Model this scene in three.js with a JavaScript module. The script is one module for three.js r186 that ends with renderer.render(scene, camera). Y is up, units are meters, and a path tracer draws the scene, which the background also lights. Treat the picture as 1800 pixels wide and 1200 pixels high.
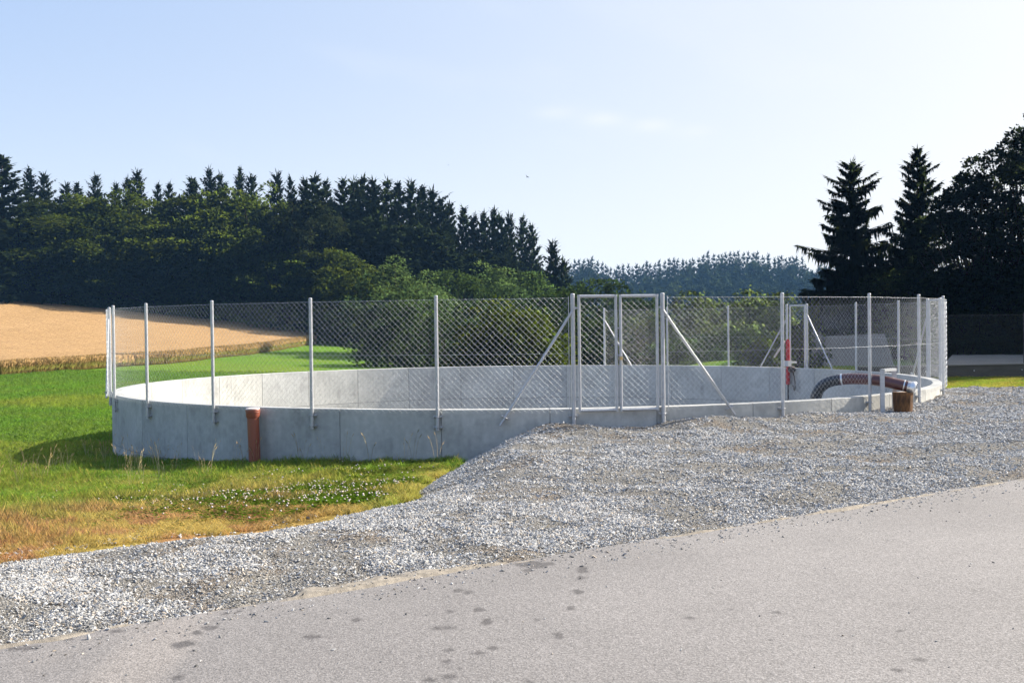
import * as THREE from 'three';
import { mergeGeometries } from 'three/addons/utils/BufferGeometryUtils.js';
import { RoundedBoxGeometry } from 'three/addons/geometries/RoundedBoxGeometry.js';

// ───────── camera, sky, sun, exposure ─────────
const scene = new THREE.Scene();
const EYE = 1.65, FPX = 2009.1, PITCH = 0.01562, ROLL = 0.01188;
const camera = new THREE.PerspectiveCamera(2 * Math.atan(600 / FPX) * 180 / Math.PI, 1024 / 682, 0.1, 4000);
camera.position.set(0, EYE, 0);
camera.rotation.order = 'YXZ';
camera.rotation.set(-PITCH, 0, -ROLL);
camera.updateMatrixWorld();
const renderer = new THREE.WebGLRenderer();
renderer.toneMapping = THREE.LinearToneMapping;
renderer.toneMappingExposure = 2.2;
renderer.shadowMap.enabled = true;

const SUN_AZ = 24 * Math.PI / 180, SUN_EL = 33 * Math.PI / 180;   // to the right, a little behind the tank
const SUN = new THREE.Vector3(Math.cos(SUN_AZ) * Math.cos(SUN_EL), Math.sin(SUN_EL), -Math.sin(SUN_AZ) * Math.cos(SUN_EL));
const sun = new THREE.DirectionalLight(new THREE.Color().setRGB(1, 0.92, 0.79), 5);
sun.name = 'sun';
sun.position.copy(SUN).multiplyScalar(120).add(new THREE.Vector3(0, 0, -30));
sun.target.position.set(0, 0, -30);
sun.castShadow = true;
sun.shadow.mapSize.set(4096, 4096);
Object.assign(sun.shadow.camera, { left: -80, right: 80, top: 80, bottom: -80, near: 1, far: 400 });
sun.shadow.radius = 1;
scene.add(sun, sun.target);

// seeded random and noise
function rng(seed) { let a = seed >>> 0; return () => { a = (a + 0x6D2B79F5) | 0; let t = Math.imul(a ^ (a >>> 15), 1 | a); t = (t + Math.imul(t ^ (t >>> 7), 61 | t)) ^ t; return ((t ^ (t >>> 14)) >>> 0) / 4294967296; }; }
const HASH = new Float32Array(65536); { const r = rng(77); for (let i = 0; i < 65536; i++) HASH[i] = r(); }
function vnoise(x, y, period = 256) {
  const xi = Math.floor(x), yi = Math.floor(y); let fx = x - xi, fy = y - yi;
  fx = fx * fx * (3 - 2 * fx); fy = fy * fy * (3 - 2 * fy);
  const m = (v) => ((v % period) + period) % period, x0 = m(xi), x1 = m(xi + 1), y0 = m(yi) * 256, y1 = m(yi + 1) * 256;
  const a = HASH[y0 + x0], b = HASH[y0 + x1], c = HASH[y1 + x0], d = HASH[y1 + x1];
  return a + (b - a) * fx + (c - a) * fy + (a - b - c + d) * fx * fy;
}
function fbm(x, y, oct = 4, period = 256) { let s = 0, a = 0.5, f = 1; for (let i = 0; i < oct; i++) { s += a * vnoise(x * f + i * 17.3 * (period === 256 ? 1 : 0), y * f, Math.min(256, period * f)); a *= 0.5; f *= 2; } return s / (1 - Math.pow(0.5, oct)); }
const ss = (a, b, x) => { const t = Math.min(1, Math.max(0, (x - a) / (b - a))); return t * t * (3 - 2 * t); };
const mix = (a, b, t) => a + (b - a) * t;
const mix3 = (a, b, t) => [mix(a[0], b[0], t), mix(a[1], b[1], t), mix(a[2], b[2], t)];

{ // sky: pale summer haze, bluer away from the sun, thin cirrus and an old contrail
  const W = 1024, H = 512, data = new Float32Array(W * H * 4);
  const dir = new THREE.Vector3();
  const contrA = pixelDir(905, 191), contrB = pixelDir(1270, 234);
  const contrN = new THREE.Vector3().crossVectors(contrA, contrB).normalize(), contrM = contrA.clone().add(contrB).normalize();
  for (let j = 0; j < H; j++) for (let i = 0; i < W; i++) {
    const th = ((j + 0.5) / H - 0.5) * Math.PI, ph = ((i + 0.5) / W - 0.5) * 2 * Math.PI;
    dir.set(Math.cos(ph) * Math.cos(th), Math.sin(th), Math.sin(ph) * Math.cos(th));
    const el = Math.max(0, dir.y), cs = dir.dot(SUN), deg = Math.asin(el) * 57.3;
    const hz = Math.exp(-deg / 13);
    const glow = Math.pow(Math.max(0, 0.5 + 0.5 * cs), 2.2);
    let c = mix3([0.075, 0.17, 0.375], [0.31, 0.40, 0.495], Math.pow(hz, 0.95));
    c = mix3(c, [0.54, 0.53, 0.515], Math.min(1, glow * glow * 1.15 + glow * 0.06 + hz * hz * 0.5 + hz * 0.1));
    const halo = Math.pow(Math.max(0, cs), 24) * 1.2; c = [c[0] + halo, c[1] + halo * 0.97, c[2] + halo * 0.9];
    const w = fbm(ph * 9 + 40 + dir.y * 10, dir.y * 26 + ph * 4 + 9, 4), wisp = ss(0.56, 0.78, w) * ss(0.03, 0.15, dir.y) * 0.08;
    c = mix3(c, [0.48, 0.48, 0.49], wisp);
    const off = Math.abs(dir.dot(contrN)), along = dir.dot(contrM);
    if (along > 0.99) { const k = Math.exp(-Math.pow(off / 0.0022, 2)) * ss(Math.cos(0.1), Math.cos(0.02), along) * 0.45; c = mix3(c, [0.5, 0.5, 0.5], k); }
    const k = (j * W + i) * 4; data[k] = c[0]; data[k + 1] = c[1]; data[k + 2] = c[2]; data[k + 3] = 1;
  }
  const t = new THREE.DataTexture(data, W, H, THREE.RGBAFormat, THREE.FloatType);
  t.mapping = THREE.EquirectangularReflectionMapping; t.magFilter = THREE.LinearFilter; t.minFilter = THREE.LinearFilter; t.needsUpdate = true;
  scene.background = t; scene.environment = t;
}
scene.fog = new THREE.FogExp2(new THREE.Color().setRGB(0.28, 0.58, 1.0), 0.00022);

// a point of the place from a measured direction and depth, or a measured direction and height
function pixelDir(px, py) { return new THREE.Vector3((px - 900) / FPX, -(py - 600) / FPX, -1).applyQuaternion(camera.quaternion); }
function at(px, py, depth) { const d = pixelDir(px, py); return d.multiplyScalar(depth / -d.z).add(camera.position); }
function onGround(px, py, h) { const d = pixelDir(px, py); return d.multiplyScalar((h - EYE) / d.y).add(camera.position); }

// ───────── bookkeeping ─────────
const names = new Map();
function numbered(n) { const k = names.get(n) ?? 0; names.set(n, k + 1); return k ? `${n}_${String(k).padStart(3, '0')}` : n; }
function shade(o) { o.castShadow = true; o.receiveShadow = true; return o; }
function thing(name, label, category, pos = [0, 0, 0], turn = 0, group) {
  const o = new THREE.Group(); o.name = numbered(name); o.position.set(...pos); o.rotation.y = turn;
  o.userData = { label, category }; if (group) o.userData.group = group; scene.add(o); return o;
}
function part(name, geo, mat, parent, label) { const m = shade(new THREE.Mesh(geo, mat)); m.name = name; if (label) m.userData.label = label; parent.add(m); return m; }
function structure(name, geo, mat, label) { const m = part(name, geo, mat, scene); m.userData = { kind: 'structure', label }; return m; }
function stuff(name, geo, mat, label, category, mats, colors, parent = scene) {
  const m = shade(new THREE.InstancedMesh(geo, mat, mats.length)); m.name = numbered(name);
  mats.forEach((x, i) => m.setMatrixAt(i, x)); if (colors) colors.forEach((c, i) => m.setColorAt(i, c));
  m.userData = { kind: 'stuff', label, category }; parent.add(m); return m;
}
function copy(o, label, pos, turn, scale) {
  const c = o.clone(); c.name = numbered(o.name.replace(/_\d{3}$/, '')); c.userData = { ...o.userData }; if (label) c.userData.label = label;
  c.position.set(...pos); c.rotation.y = turn; if (scale) c.scale.set(...scale); scene.add(c); return c;
}
const rgb = (r, g, b) => new THREE.Color().setRGB(r, g, b);

// ───────── textures and materials ─────────
function texture(size, fn, { srgb = true, repeat = 1 } = {}) {
  const d = new Uint8Array(size * size * 4);
  for (let y = 0; y < size; y++) for (let x = 0; x < size; x++) { const c = fn(x / size, y / size, x, y), k = (y * size + x) * 4; for (let q = 0; q < 3; q++) d[k + q] = Math.max(0, Math.min(255, c[q] * 255)); d[k + 3] = 255; }
  const t = new THREE.DataTexture(d, size, size); t.wrapS = t.wrapT = THREE.RepeatWrapping; t.magFilter = THREE.LinearFilter; t.minFilter = THREE.LinearMipmapLinearFilter; t.generateMipmaps = true;
  if (srgb) t.colorSpace = THREE.SRGBColorSpace; t.repeat.set(repeat, repeat); t.needsUpdate = true; return t;
}
const grey = (v) => [v, v, v];
const tr = rng(5);
const white = (n) => { const a = new Float32Array(n); for (let i = 0; i < n; i++) a[i] = tr(); return a; };
const WN = white(1024 * 1024);
const wn = (x, y) => WN[((y & 1023) << 10) | (x & 1023)];

// concrete: cloudy grey, pores, faint runs and formwork streaks (tile = 4 m)
const concreteTone = (u, v, x, y) => {
  const cloud = fbm(u * 6, v * 6, 5, 6), fine = fbm(u * 60, v * 60, 3, 60), run = fbm(u * 46, v * 3, 3, 2), blot = ss(0.62, 0.75, fbm(u * 14 + 3, v * 11, 4, 14));
  let t = 0.80 + (cloud - 0.5) * 0.15 + (fine - 0.5) * 0.10 + (run - 0.5) * 0.09 - blot * 0.045 + (wn(x, y) - 0.5) * 0.05;
  if (wn(x * 3 + 7, y * 5 + 1) > 0.9993) t -= 0.25;
  return t;
};
const concreteMap = texture(1024, (u, v, x, y) => { const t = concreteTone(u, v, x, y); return [t * 1.0, t * 1.0, t * 0.985]; }, { repeat: 0.25 });
const concreteBump = texture(512, (u, v, x, y) => grey(0.5 + (fbm(u * 40, v * 40, 4, 40) - 0.5) * 0.8), { srgb: false, repeat: 0.25 });
const concreteMats = [[0.66, 0.66, 0.655], [0.625, 0.63, 0.635], [0.69, 0.685, 0.67]].map((c) => new THREE.MeshStandardMaterial({ color: rgb(...c), map: concreteMap, bumpMap: concreteBump, bumpScale: 0.004, roughness: 0.92 }));
const coreMat = new THREE.MeshStandardMaterial({ color: rgb(0.2, 0.2, 0.2), roughness: 1 });
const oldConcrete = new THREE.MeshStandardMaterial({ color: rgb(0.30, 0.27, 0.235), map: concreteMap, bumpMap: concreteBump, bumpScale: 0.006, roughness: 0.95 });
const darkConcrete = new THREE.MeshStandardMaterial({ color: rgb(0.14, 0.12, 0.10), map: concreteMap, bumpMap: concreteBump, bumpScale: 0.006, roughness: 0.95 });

// zinc
const zincMap = texture(256, (u, v, x, y) => { const t = 0.84 + (fbm(u * 12, v * 12, 4, 12) - 0.5) * 0.3 + (wn(x, y) - 0.5) * 0.06; return [t, t, t * 1.01]; }, { repeat: 3 });
const zinc = new THREE.MeshStandardMaterial({ color: rgb(0.66, 0.67, 0.68), map: zincMap, metalness: 0.45, roughness: 0.5 });
const wireMat = new THREE.MeshStandardMaterial({ color: rgb(0.49, 0.51, 0.535), metalness: 0.5, roughness: 0.45 });
const darkWire = new THREE.MeshStandardMaterial({ color: rgb(0.09, 0.09, 0.085), metalness: 0.2, roughness: 0.7 });
const rustSteel = new THREE.MeshStandardMaterial({ color: rgb(0.06, 0.045, 0.04), metalness: 0.2, roughness: 0.8 });

// grass floor: fibres (tile = 2 m); the colour of the sward is in the vertices
const grassMap = texture(1024, (u, v, x, y) => { const a = fbm(u * 64, v * 64, 3, 64), b = fbm(u * 14, v * 14, 3, 14); const t = 0.80 + (a - 0.5) * 0.75 + (b - 0.5) * 0.3 + (wn(x, y) - 0.5) * 0.25; return [t, t, t * 0.94]; }, { repeat: 0.5 });
const grassGround = new THREE.MeshPhysicalMaterial({ specularIntensity: 0.1, vertexColors: true, map: grassMap, bumpMap: grassMap, bumpScale: 0.03, roughness: 1 });
// gravel bed between the stones (tile = 1.2 m)
const gravelMap = texture(1024, (u, v, x, y) => { const g = fbm(u * 128, v * 128, 2, 128), s = vnoise(u * 160, v * 160, 160); const t = 0.70 + (g - 0.5) * 0.7 + (s - 0.5) * 0.4 + (wn(x, y) - 0.5) * 0.2; return [t, t * 0.985, t * 0.96]; }, { repeat: 1 / 1.2 });
const gravelMat = new THREE.MeshPhysicalMaterial({ specularIntensity: 0.1, vertexColors: true, map: gravelMap, bumpMap: gravelMap, bumpScale: 0.012, roughness: 1 });
// asphalt: worn, dusty, stone tips showing (tile = 1.6 m)
const asphaltMap = texture(1024, (u, v, x, y) => { const g = vnoise(u * 256, v * 256, 256), h = fbm(u * 128, v * 128, 2, 128), n = wn(x, y); let t = 0.80 + (g - 0.5) * 0.24 + (h - 0.5) * 0.18 + (n - 0.5) * 0.26; if (wn(x >> 1, y >> 1) > 0.99) t += 0.16; if (wn((x >> 1) + 333, (y >> 1) + 71) > 0.985) t -= 0.2; return [t * 1.005, t * 0.99, t * 0.985]; }, { repeat: 1 / 1.6 });
const asphaltMat = new THREE.MeshStandardMaterial({ vertexColors: true, map: asphaltMap, bumpMap: asphaltMap, bumpScale: 0.003, roughness: 0.9 });
const sandMap = texture(512, (u, v, x, y) => { const t = 0.82 + (fbm(u * 30, v * 30, 4, 30) - 0.5) * 0.35 + (wn(x, y) - 0.5) * 0.2; return [t, t * 0.99, t * 0.97]; }, { repeat: 1 });
const sandMat = new THREE.MeshStandardMaterial({ color: rgb(0.37, 0.33, 0.28), map: sandMap, bumpMap: sandMap, bumpScale: 0.008, roughness: 1 });
// ripe crop seen from above (tile = 3 m)
const wheatMap = texture(1024, (u, v, x, y) => { const a = fbm(u * 64, v * 64, 3, 64), b = fbm(u * 20, v * 20, 3, 20); const t = 0.82 + (a - 0.5) * 0.55 + (b - 0.5) * 0.2; return [t, t * (0.97 + (a - .5) * .1), t * 0.93]; }, { repeat: 1 / 3 });
const wheatTop = new THREE.MeshPhysicalMaterial({ specularIntensity: 0.1, vertexColors: true, map: wheatMap, bumpMap: wheatMap, bumpScale: 0.035, roughness: 1 });
const leafMat = (t = 0.35) => new THREE.MeshPhysicalMaterial({ vertexColors: true, roughness: 1, transmission: t, thickness: 0, side: THREE.DoubleSide, specularIntensity: 0.12 });
const leafy = leafMat(0.55), needles = leafMat(0.38);
const blade = new THREE.MeshPhysicalMaterial({ color: 0xffffff, vertexColors: true, roughness: 1, transmission: 0.5, thickness: 0, side: THREE.DoubleSide, specularIntensity: 0.12 });
const barkMap = texture(256, (u, v, x, y) => { const t = 0.7 + (fbm(u * 16, v * 4, 4, 4) - 0.5) * 0.8; return [t, t * 0.95, t * 0.88]; });
const bark = new THREE.MeshStandardMaterial({ color: rgb(0.10, 0.075, 0.055), map: barkMap, roughness: 1 });
const stoneMat = new THREE.MeshStandardMaterial({ color: 0xffffff, roughness: 0.95 });

// ───────── the lie of the land ─────────
const TX = 0.31, TZ = -27.54, R = 9.42, RIM = 0.288, WALL = 0.2;
const EDGE = [-2.68, -5.92], EDIR = [0.809, -0.587], ENRM = [-0.587, -0.809];
const sAsphalt = (x, z) => (x - EDGE[0]) * ENRM[0] + (z - EDGE[1]) * ENRM[1];       // > 0 on the gravel side
const VERGE = [[-30, 11.9], [-12, -2.6], [-7, -6.6], [-4.04, -9.1], [-3.26, -10.0], [-2.62, -10.4], [-2.18, -11.4], [-1.63, -12.26], [-1.42, -12.8], [-1.24, -13.6], [-1.22, -14.8], [-1.14, -16.2], [-1.0, -16.9], [-0.85, -18.4], [-0.5, -21]];
function sVerge(x, z) {   // > 0 on the gravel side of the grass edge
  let best = 1e9, sgn = 1;
  for (let i = 0; i < VERGE.length - 1; i++) {
    const [ax, az] = VERGE[i], [bx, bz] = VERGE[i + 1], dx = bx - ax, dz = bz - az, t = Math.max(0, Math.min(1, ((x - ax) * dx + (z - az) * dz) / (dx * dx + dz * dz)));
    const qx = x - ax - dx * t, qz = z - az - dz * t, d = qx * qx + qz * qz;
    if (d < best - 1e-9) { best = d; sgn = dx * (z - az) - dz * (x - ax) > 0 ? 1 : -1; }
  }
  return sgn * Math.sqrt(best);
}
const hillAt = (x, d) => Math.pow(Math.max(0, d - 35) / 95, 1.6) * Math.max(0, (-x - 10) / 8.2);
function land(x, z) {
  const d = -z;
  const terrace = -0.2 - 0.36 * ss(8, 18, d) - 0.045 * Math.max(0, Math.min(12, -x - 1)) * ss(9, 17, d) - 0.3 * ss(12, 26, -x);
  let h = Math.min(hillAt(x, Math.min(d, 175)), 9) - 1.1;
  const w = Math.max(ss(18, 26, d) * ss(-3, -9, x), ss(36, 46, d) * ss(14, 6, x), ss(14, 30, -x));
  h = mix(terrace, h, w);
  h = mix(h, -0.03, ss(6, 9.6, x) * (1 - ss(46, 70, d)));
  h -= 6 * ss(60, 150, d) * ss(-12, 8, x);
  h += 16 * ss(330, 600, d) + 3 * (fbm(x / 120 + 9, z / 120, 3) - 0.5) * ss(200, 500, d);
  h = mix(h, -0.3, ss(-4, 2, z));
  if (d < 60) h += (fbm(x * 0.9 + 50, z * 0.9 + 50, 3) - 0.5) * 0.07 * (1 - ss(40, 60, d));
  return h;
}
function gravelHeight(x, z) {
  const bump = (fbm(x * 0.9 + 20, z * 0.9 + 7, 3) - 0.5) * 0.12 + (fbm(x * 3.2 + 3, z * 3.2, 3) - 0.5) * 0.075;
  const edgeNoise = (fbm(x * 1.6 + 90, z * 1.6, 3) - 0.5) * 0.35;
  const r = Math.hypot(x - TX, z - TZ), a = Math.atan2(x - TX, z - TZ) * 57.3;
  const banked = ss(1.0, 0.1, r - R) * (0.02 + 0.07 * ss(0.45, 0.8, vnoise(a * 0.13 + 4, 3.3)));
  const sA = sAsphalt(x, z);
  let y = -0.02 + 0.045 * ss(0.1, 0.9, sA) + bump * ss(0, 0.5, sA) + banked - 0.055 * ss(1.5, 4, sA) * ss(8, 2, x);
  const sV = sVerge(x, z) + edgeNoise * 0.6;
  const slope = land(x, z) - 0.03 + sV * (0.16 + 0.3 * ss(11, 16, -z)) + bump * 0.5;
  const k = 0.05, hm = Math.max(k - Math.abs(y - slope), 0) / k; y = Math.min(y, slope) - hm * hm * k * 0.25;
  const sR = z + 25.79 + (x - 9.81) * 0.577 + edgeNoise * 1.5;
  if (x > 6) y -= 0.09 * ss(0.25, -0.35, sR);
  if (sA < 0) y = Math.min(y, -0.02) + sA * 0.15;
  return y;
}
const inTank = (x, z, m = 0) => Math.hypot(x - TX, z - TZ) < R + m;

// sward colours
const GREEN = [0.19, 0.31, 0.035], LUSH = [0.17, 0.33, 0.03], STRAW = [0.55, 0.40, 0.12], RUST = [0.50, 0.26, 0.13], OLIVE = [0.34, 0.37, 0.05];
function swardColour(x, z) {
  const d = -z, n = fbm(x * 0.55 + 31, z * 0.55 + 8, 4), m = fbm(x * 1.7 + 5, z * 1.7 + 70, 3), q = fbm(x * 0.12 + 3, z * 0.12, 3);
  let c = mix3(GREEN, LUSH, ss(0.35, 0.6, n));
  c = mix3(c, OLIVE, ss(0.42, 0.7, q) * 0.65);
  if (x < 2 && d < 27) {
    const sV = -sVerge(x, z), r = Math.hypot(x - TX, z - TZ) - R;
    const dry = ss(0.62, 0.25, n + 0.05 * r - 0.35 + sV * 0.06) * ss(24, 19, d) * ss(0.5, 2.6, r);
    const near = ss(5.4, 0.9, sV) * ss(-0.8, -3.0, x) * ss(16.5, 13, d);
    let t = Math.min(1, dry * 0.75 + near * 0.95);
    c = mix3(mix3(LUSH, OLIVE, 0.55), mix3(STRAW, OLIVE, ss(0.3, 0.65, m) * 0.55), t);
    c = mix3(c, RUST, near * ss(0.40, 0.54, m) * 0.95);
    c = mix3(c, LUSH, ss(0.54, 0.68, fbm(x * 0.8, z * 0.8 + 30, 3)) * 0.6 * (1 - near));
  }
  if (x > 8 && d < 40) c = mix3(c, [0.40, 0.36, 0.07], ss(0.35, 0.55, m) * 0.85);
  if (d > 55) { c = mix3(c, [0.15, 0.28, 0.035], 0.5); }
  return c;
}

function sheet(xs, zs, hf, cf, keep) {   // a height-field sheet over the lines xs, zs; uv in metres
  const nx = xs.length, nz = zs.length, p = new Float32Array(nx * nz * 3), uv = new Float32Array(nx * nz * 2), col = cf ? new Float32Array(nx * nz * 3) : null, idx = [];
  for (let j = 0; j < nz; j++) for (let i = 0; i < nx; i++) { const k = j * nx + i, q = hf(xs[i], zs[j]); if (q.length) { p[k * 3] = q[0]; p[k * 3 + 1] = q[1]; p[k * 3 + 2] = q[2]; } else { p[k * 3] = xs[i]; p[k * 3 + 1] = q; p[k * 3 + 2] = zs[j]; } uv[k * 2] = p[k * 3]; uv[k * 2 + 1] = p[k * 3 + 2]; if (cf) { const c = cf(p[k * 3], p[k * 3 + 2]); col[k * 3] = c[0]; col[k * 3 + 1] = c[1]; col[k * 3 + 2] = c[2]; } }
  for (let j = 0; j < nz - 1; j++) for (let i = 0; i < nx - 1; i++) {
    const a = j * nx + i, b = a + 1, c = a + nx, d = c + 1;
    if (keep && !keep((p[a * 3] + p[d * 3]) / 2, (p[a * 3 + 2] + p[d * 3 + 2]) / 2)) continue;
    idx.push(a, c, b, b, c, d);
  }
  const g = new THREE.BufferGeometry(); g.setAttribute('position', new THREE.BufferAttribute(p, 3)); g.setAttribute('uv', new THREE.BufferAttribute(uv, 2)); if (cf) g.setAttribute('color', new THREE.BufferAttribute(col, 3));
  g.setIndex(idx); g.computeVertexNormals(); return g;
}
const range = (a, b, step) => { const o = []; for (let v = a; v < b; v += step) o.push(v); o.push(b); return o; };

{ // ground: one sheet from the tank's wall out to the horizon
  const angs = range(0, Math.PI * 2, Math.PI / 360), rads = []; let r = R - 0.1, st = 0.12; while (r < 820) { rads.push(r); r += st; st = Math.min(60, Math.max(st * 1.018, r > 60 ? r * 0.022 : 0)); }
  const g = sheet(angs, rads, (a, q) => { const x = TX + Math.sin(a) * q, z = TZ + Math.cos(a) * q; let h = land(x, z); if (sAsphalt(x, z) < 0.5) h = Math.min(h, -0.25); else if (sVerge(x, z) > 0.4 && x < 9 && -z < 27 && z > -27) h = Math.min(h, gravelHeight(x, z) - 0.08); return [x, h, z]; }, swardColour);
  structure('meadow', g, grassGround, 'green meadow and rough grass around the tank');
}
{ // gravel apron
  const g = sheet(range(-9, 16, 0.07), range(-31, -4, 0.07), gravelHeight, (x, z) => {
    const n = fbm(x * 0.9 + 12, z * 0.9, 3), m = fbm(x * 3 + 2, z * 3 + 8, 2), sA = sAsphalt(x, z);
    let c = mix3([0.35, 0.343, 0.333], [0.41, 0.40, 0.385], n);
    return mix3(c, [0.36, 0.28, 0.21], ss(0.5, 0.7, m) * 0.5 * ss(0.42, 0.58, fbm(x * 0.4, z * 0.4 + 5, 2)));
  }, (x, z) => !inTank(x, z, -0.1) && sAsphalt(x, z) > -0.35 && sVerge(x, z) > -0.9 && (x < 7 || z + 25.79 + (x - 9.81) * 0.577 > -1.2));
  structure('gravel_apron', g, gravelMat, 'grey crushed stone apron between the asphalt and the tank');
}
// asphalt yard, in its own axes: s along its edge, q back from it
const STAINS = [[42, 1139, 27, 4], [320, 1133, 18, 6], [345, 1112, 10, 4], [368, 1103, 15, 4], [313, 1191, 12, 6], [546, 1119, 16, 3], [120, 1122, 8, 3], [205, 1109, 12, 3], [395, 1078, 5, 2], [422, 1074, 8, 2], [938, 992, 36, 6], [930, 1002, 12, 3], [1025, 1001, 11, 6], [1021, 1016, 6, 4], [1016, 1040, 9, 4], [1003, 1069, 8, 4], [945, 1089, 8, 3], [983, 1117, 10, 6], [843, 1071, 11, 5], [855, 1093, 10, 6], [770, 1104, 10, 3], [790, 1103, 9, 3], [821, 1041, 9, 3], [803, 1038, 8, 3], [791, 1074, 8, 3], [625, 1089, 10, 3], [791, 1142, 10, 3], [843, 1148, 10, 3], [865, 1138, 9, 3], [783, 1162, 11, 3], [805, 1176, 7, 3], [790, 1189, 13, 5], [755, 1195, 10, 4], [930, 1198, 12, 5], [1213, 1086, 7, 2], [1286, 1071, 6, 2], [1364, 1076, 9, 2], [1355, 1123, 6, 2], [1582, 1109, 6, 2], [1614, 1160, 13, 4], [1579, 1178, 10, 3]]
  .map(([px, py, rx, ry]) => { const c = onGround(px, py, 0), e = onGround(px + rx, py, 0), f = onGround(px, py - ry, 0); return [c.x, c.z, Math.hypot(e.x - c.x, e.z - c.z), Math.hypot(f.x - c.x, f.z - c.z)]; });
{
  const S = [...range(-70, -4, 3), ...range(-3.5, 12, 0.028), ...range(13, 90, 3)], Q = [...range(-0.03, 4.4, 0.028), ...range(4.6, 12, 0.4), ...range(13, 60, 3)];
  const g = sheet(S, Q, (s, q) => { const w = q < 0.05 ? (fbm(s * 3, 3, 3) - 0.5) * 0.1 : 0; return [EDGE[0] + EDIR[0] * s - ENRM[0] * (q + w), 0, EDGE[1] + EDIR[1] * s - ENRM[1] * (q + w)]; }, (x, z) => {
    const n = fbm(x * 0.5 + 4, z * 0.5 + 4, 3), m = fbm(x * 2.6, z * 2.6 + 40, 4), k = fbm(x * 0.9 + 40, z * 0.35 + 2, 3);
    let c = mix3([0.275, 0.265, 0.26], [0.315, 0.304, 0.298], ss(0.3, 0.7, n)).map((v) => v * (0.93 + 0.14 * m));
    c = mix3(c, [0.46, 0.42, 0.38], ss(0.58, 0.72, k) * 0.35);
    for (const [sx, sz, rx, rz] of STAINS) { const u = (x - sx) / rx, v = (z - sz) / rz; if (u * u + v * v < 4) { const e = Math.sqrt(u * u + v * v) + (fbm(x * 16, z * 16, 3) - 0.5) * 0.9; c = mix3(c, [0.125, 0.118, 0.118], ss(1.15, 0.8, e) * 0.95); } }
    return c;
  });
  structure('asphalt_yard', g, asphaltMat, 'worn pale grey asphalt yard with damp drip marks');
}
{ // washed-out sand between asphalt and gravel
  const S = range(-5, 16, 0.05), Q = range(-0.75, 0.22, 0.045);
  const g = sheet(S, Q, (s, q) => {
    const x = EDGE[0] + EDIR[0] * s - ENRM[0] * q, z = EDGE[1] + EDIR[1] * s - ENRM[1] * q;
    const lim = 0.02 + 0.2 * (fbm(s * 1.3 + 8, 2.5, 3) - 0.35), lim2 = -0.02 - 0.2 * ss(0.42, 0.68, fbm(s * 0.55 + 3.7, 9.1, 3));
    let y = 0.016 + (fbm(x * 5, z * 5, 3) - 0.5) * 0.014 - 0.05 * ss(lim - 0.05, lim + 0.03, q);
    if (q < 0) y = mix(y, Math.max(y, gravelHeight(x, z) + 0.006), ss(0, -0.15, q)) - 0.07 * ss(lim2 + 0.12, lim2 - 0.1, q + (fbm(x * 7, z * 7, 2) - 0.5) * 0.25);
    return [x, y, z];
  });
  structure('sand_strip', g, sandMat, 'pale sand washed along the edge of the asphalt');
}

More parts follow.
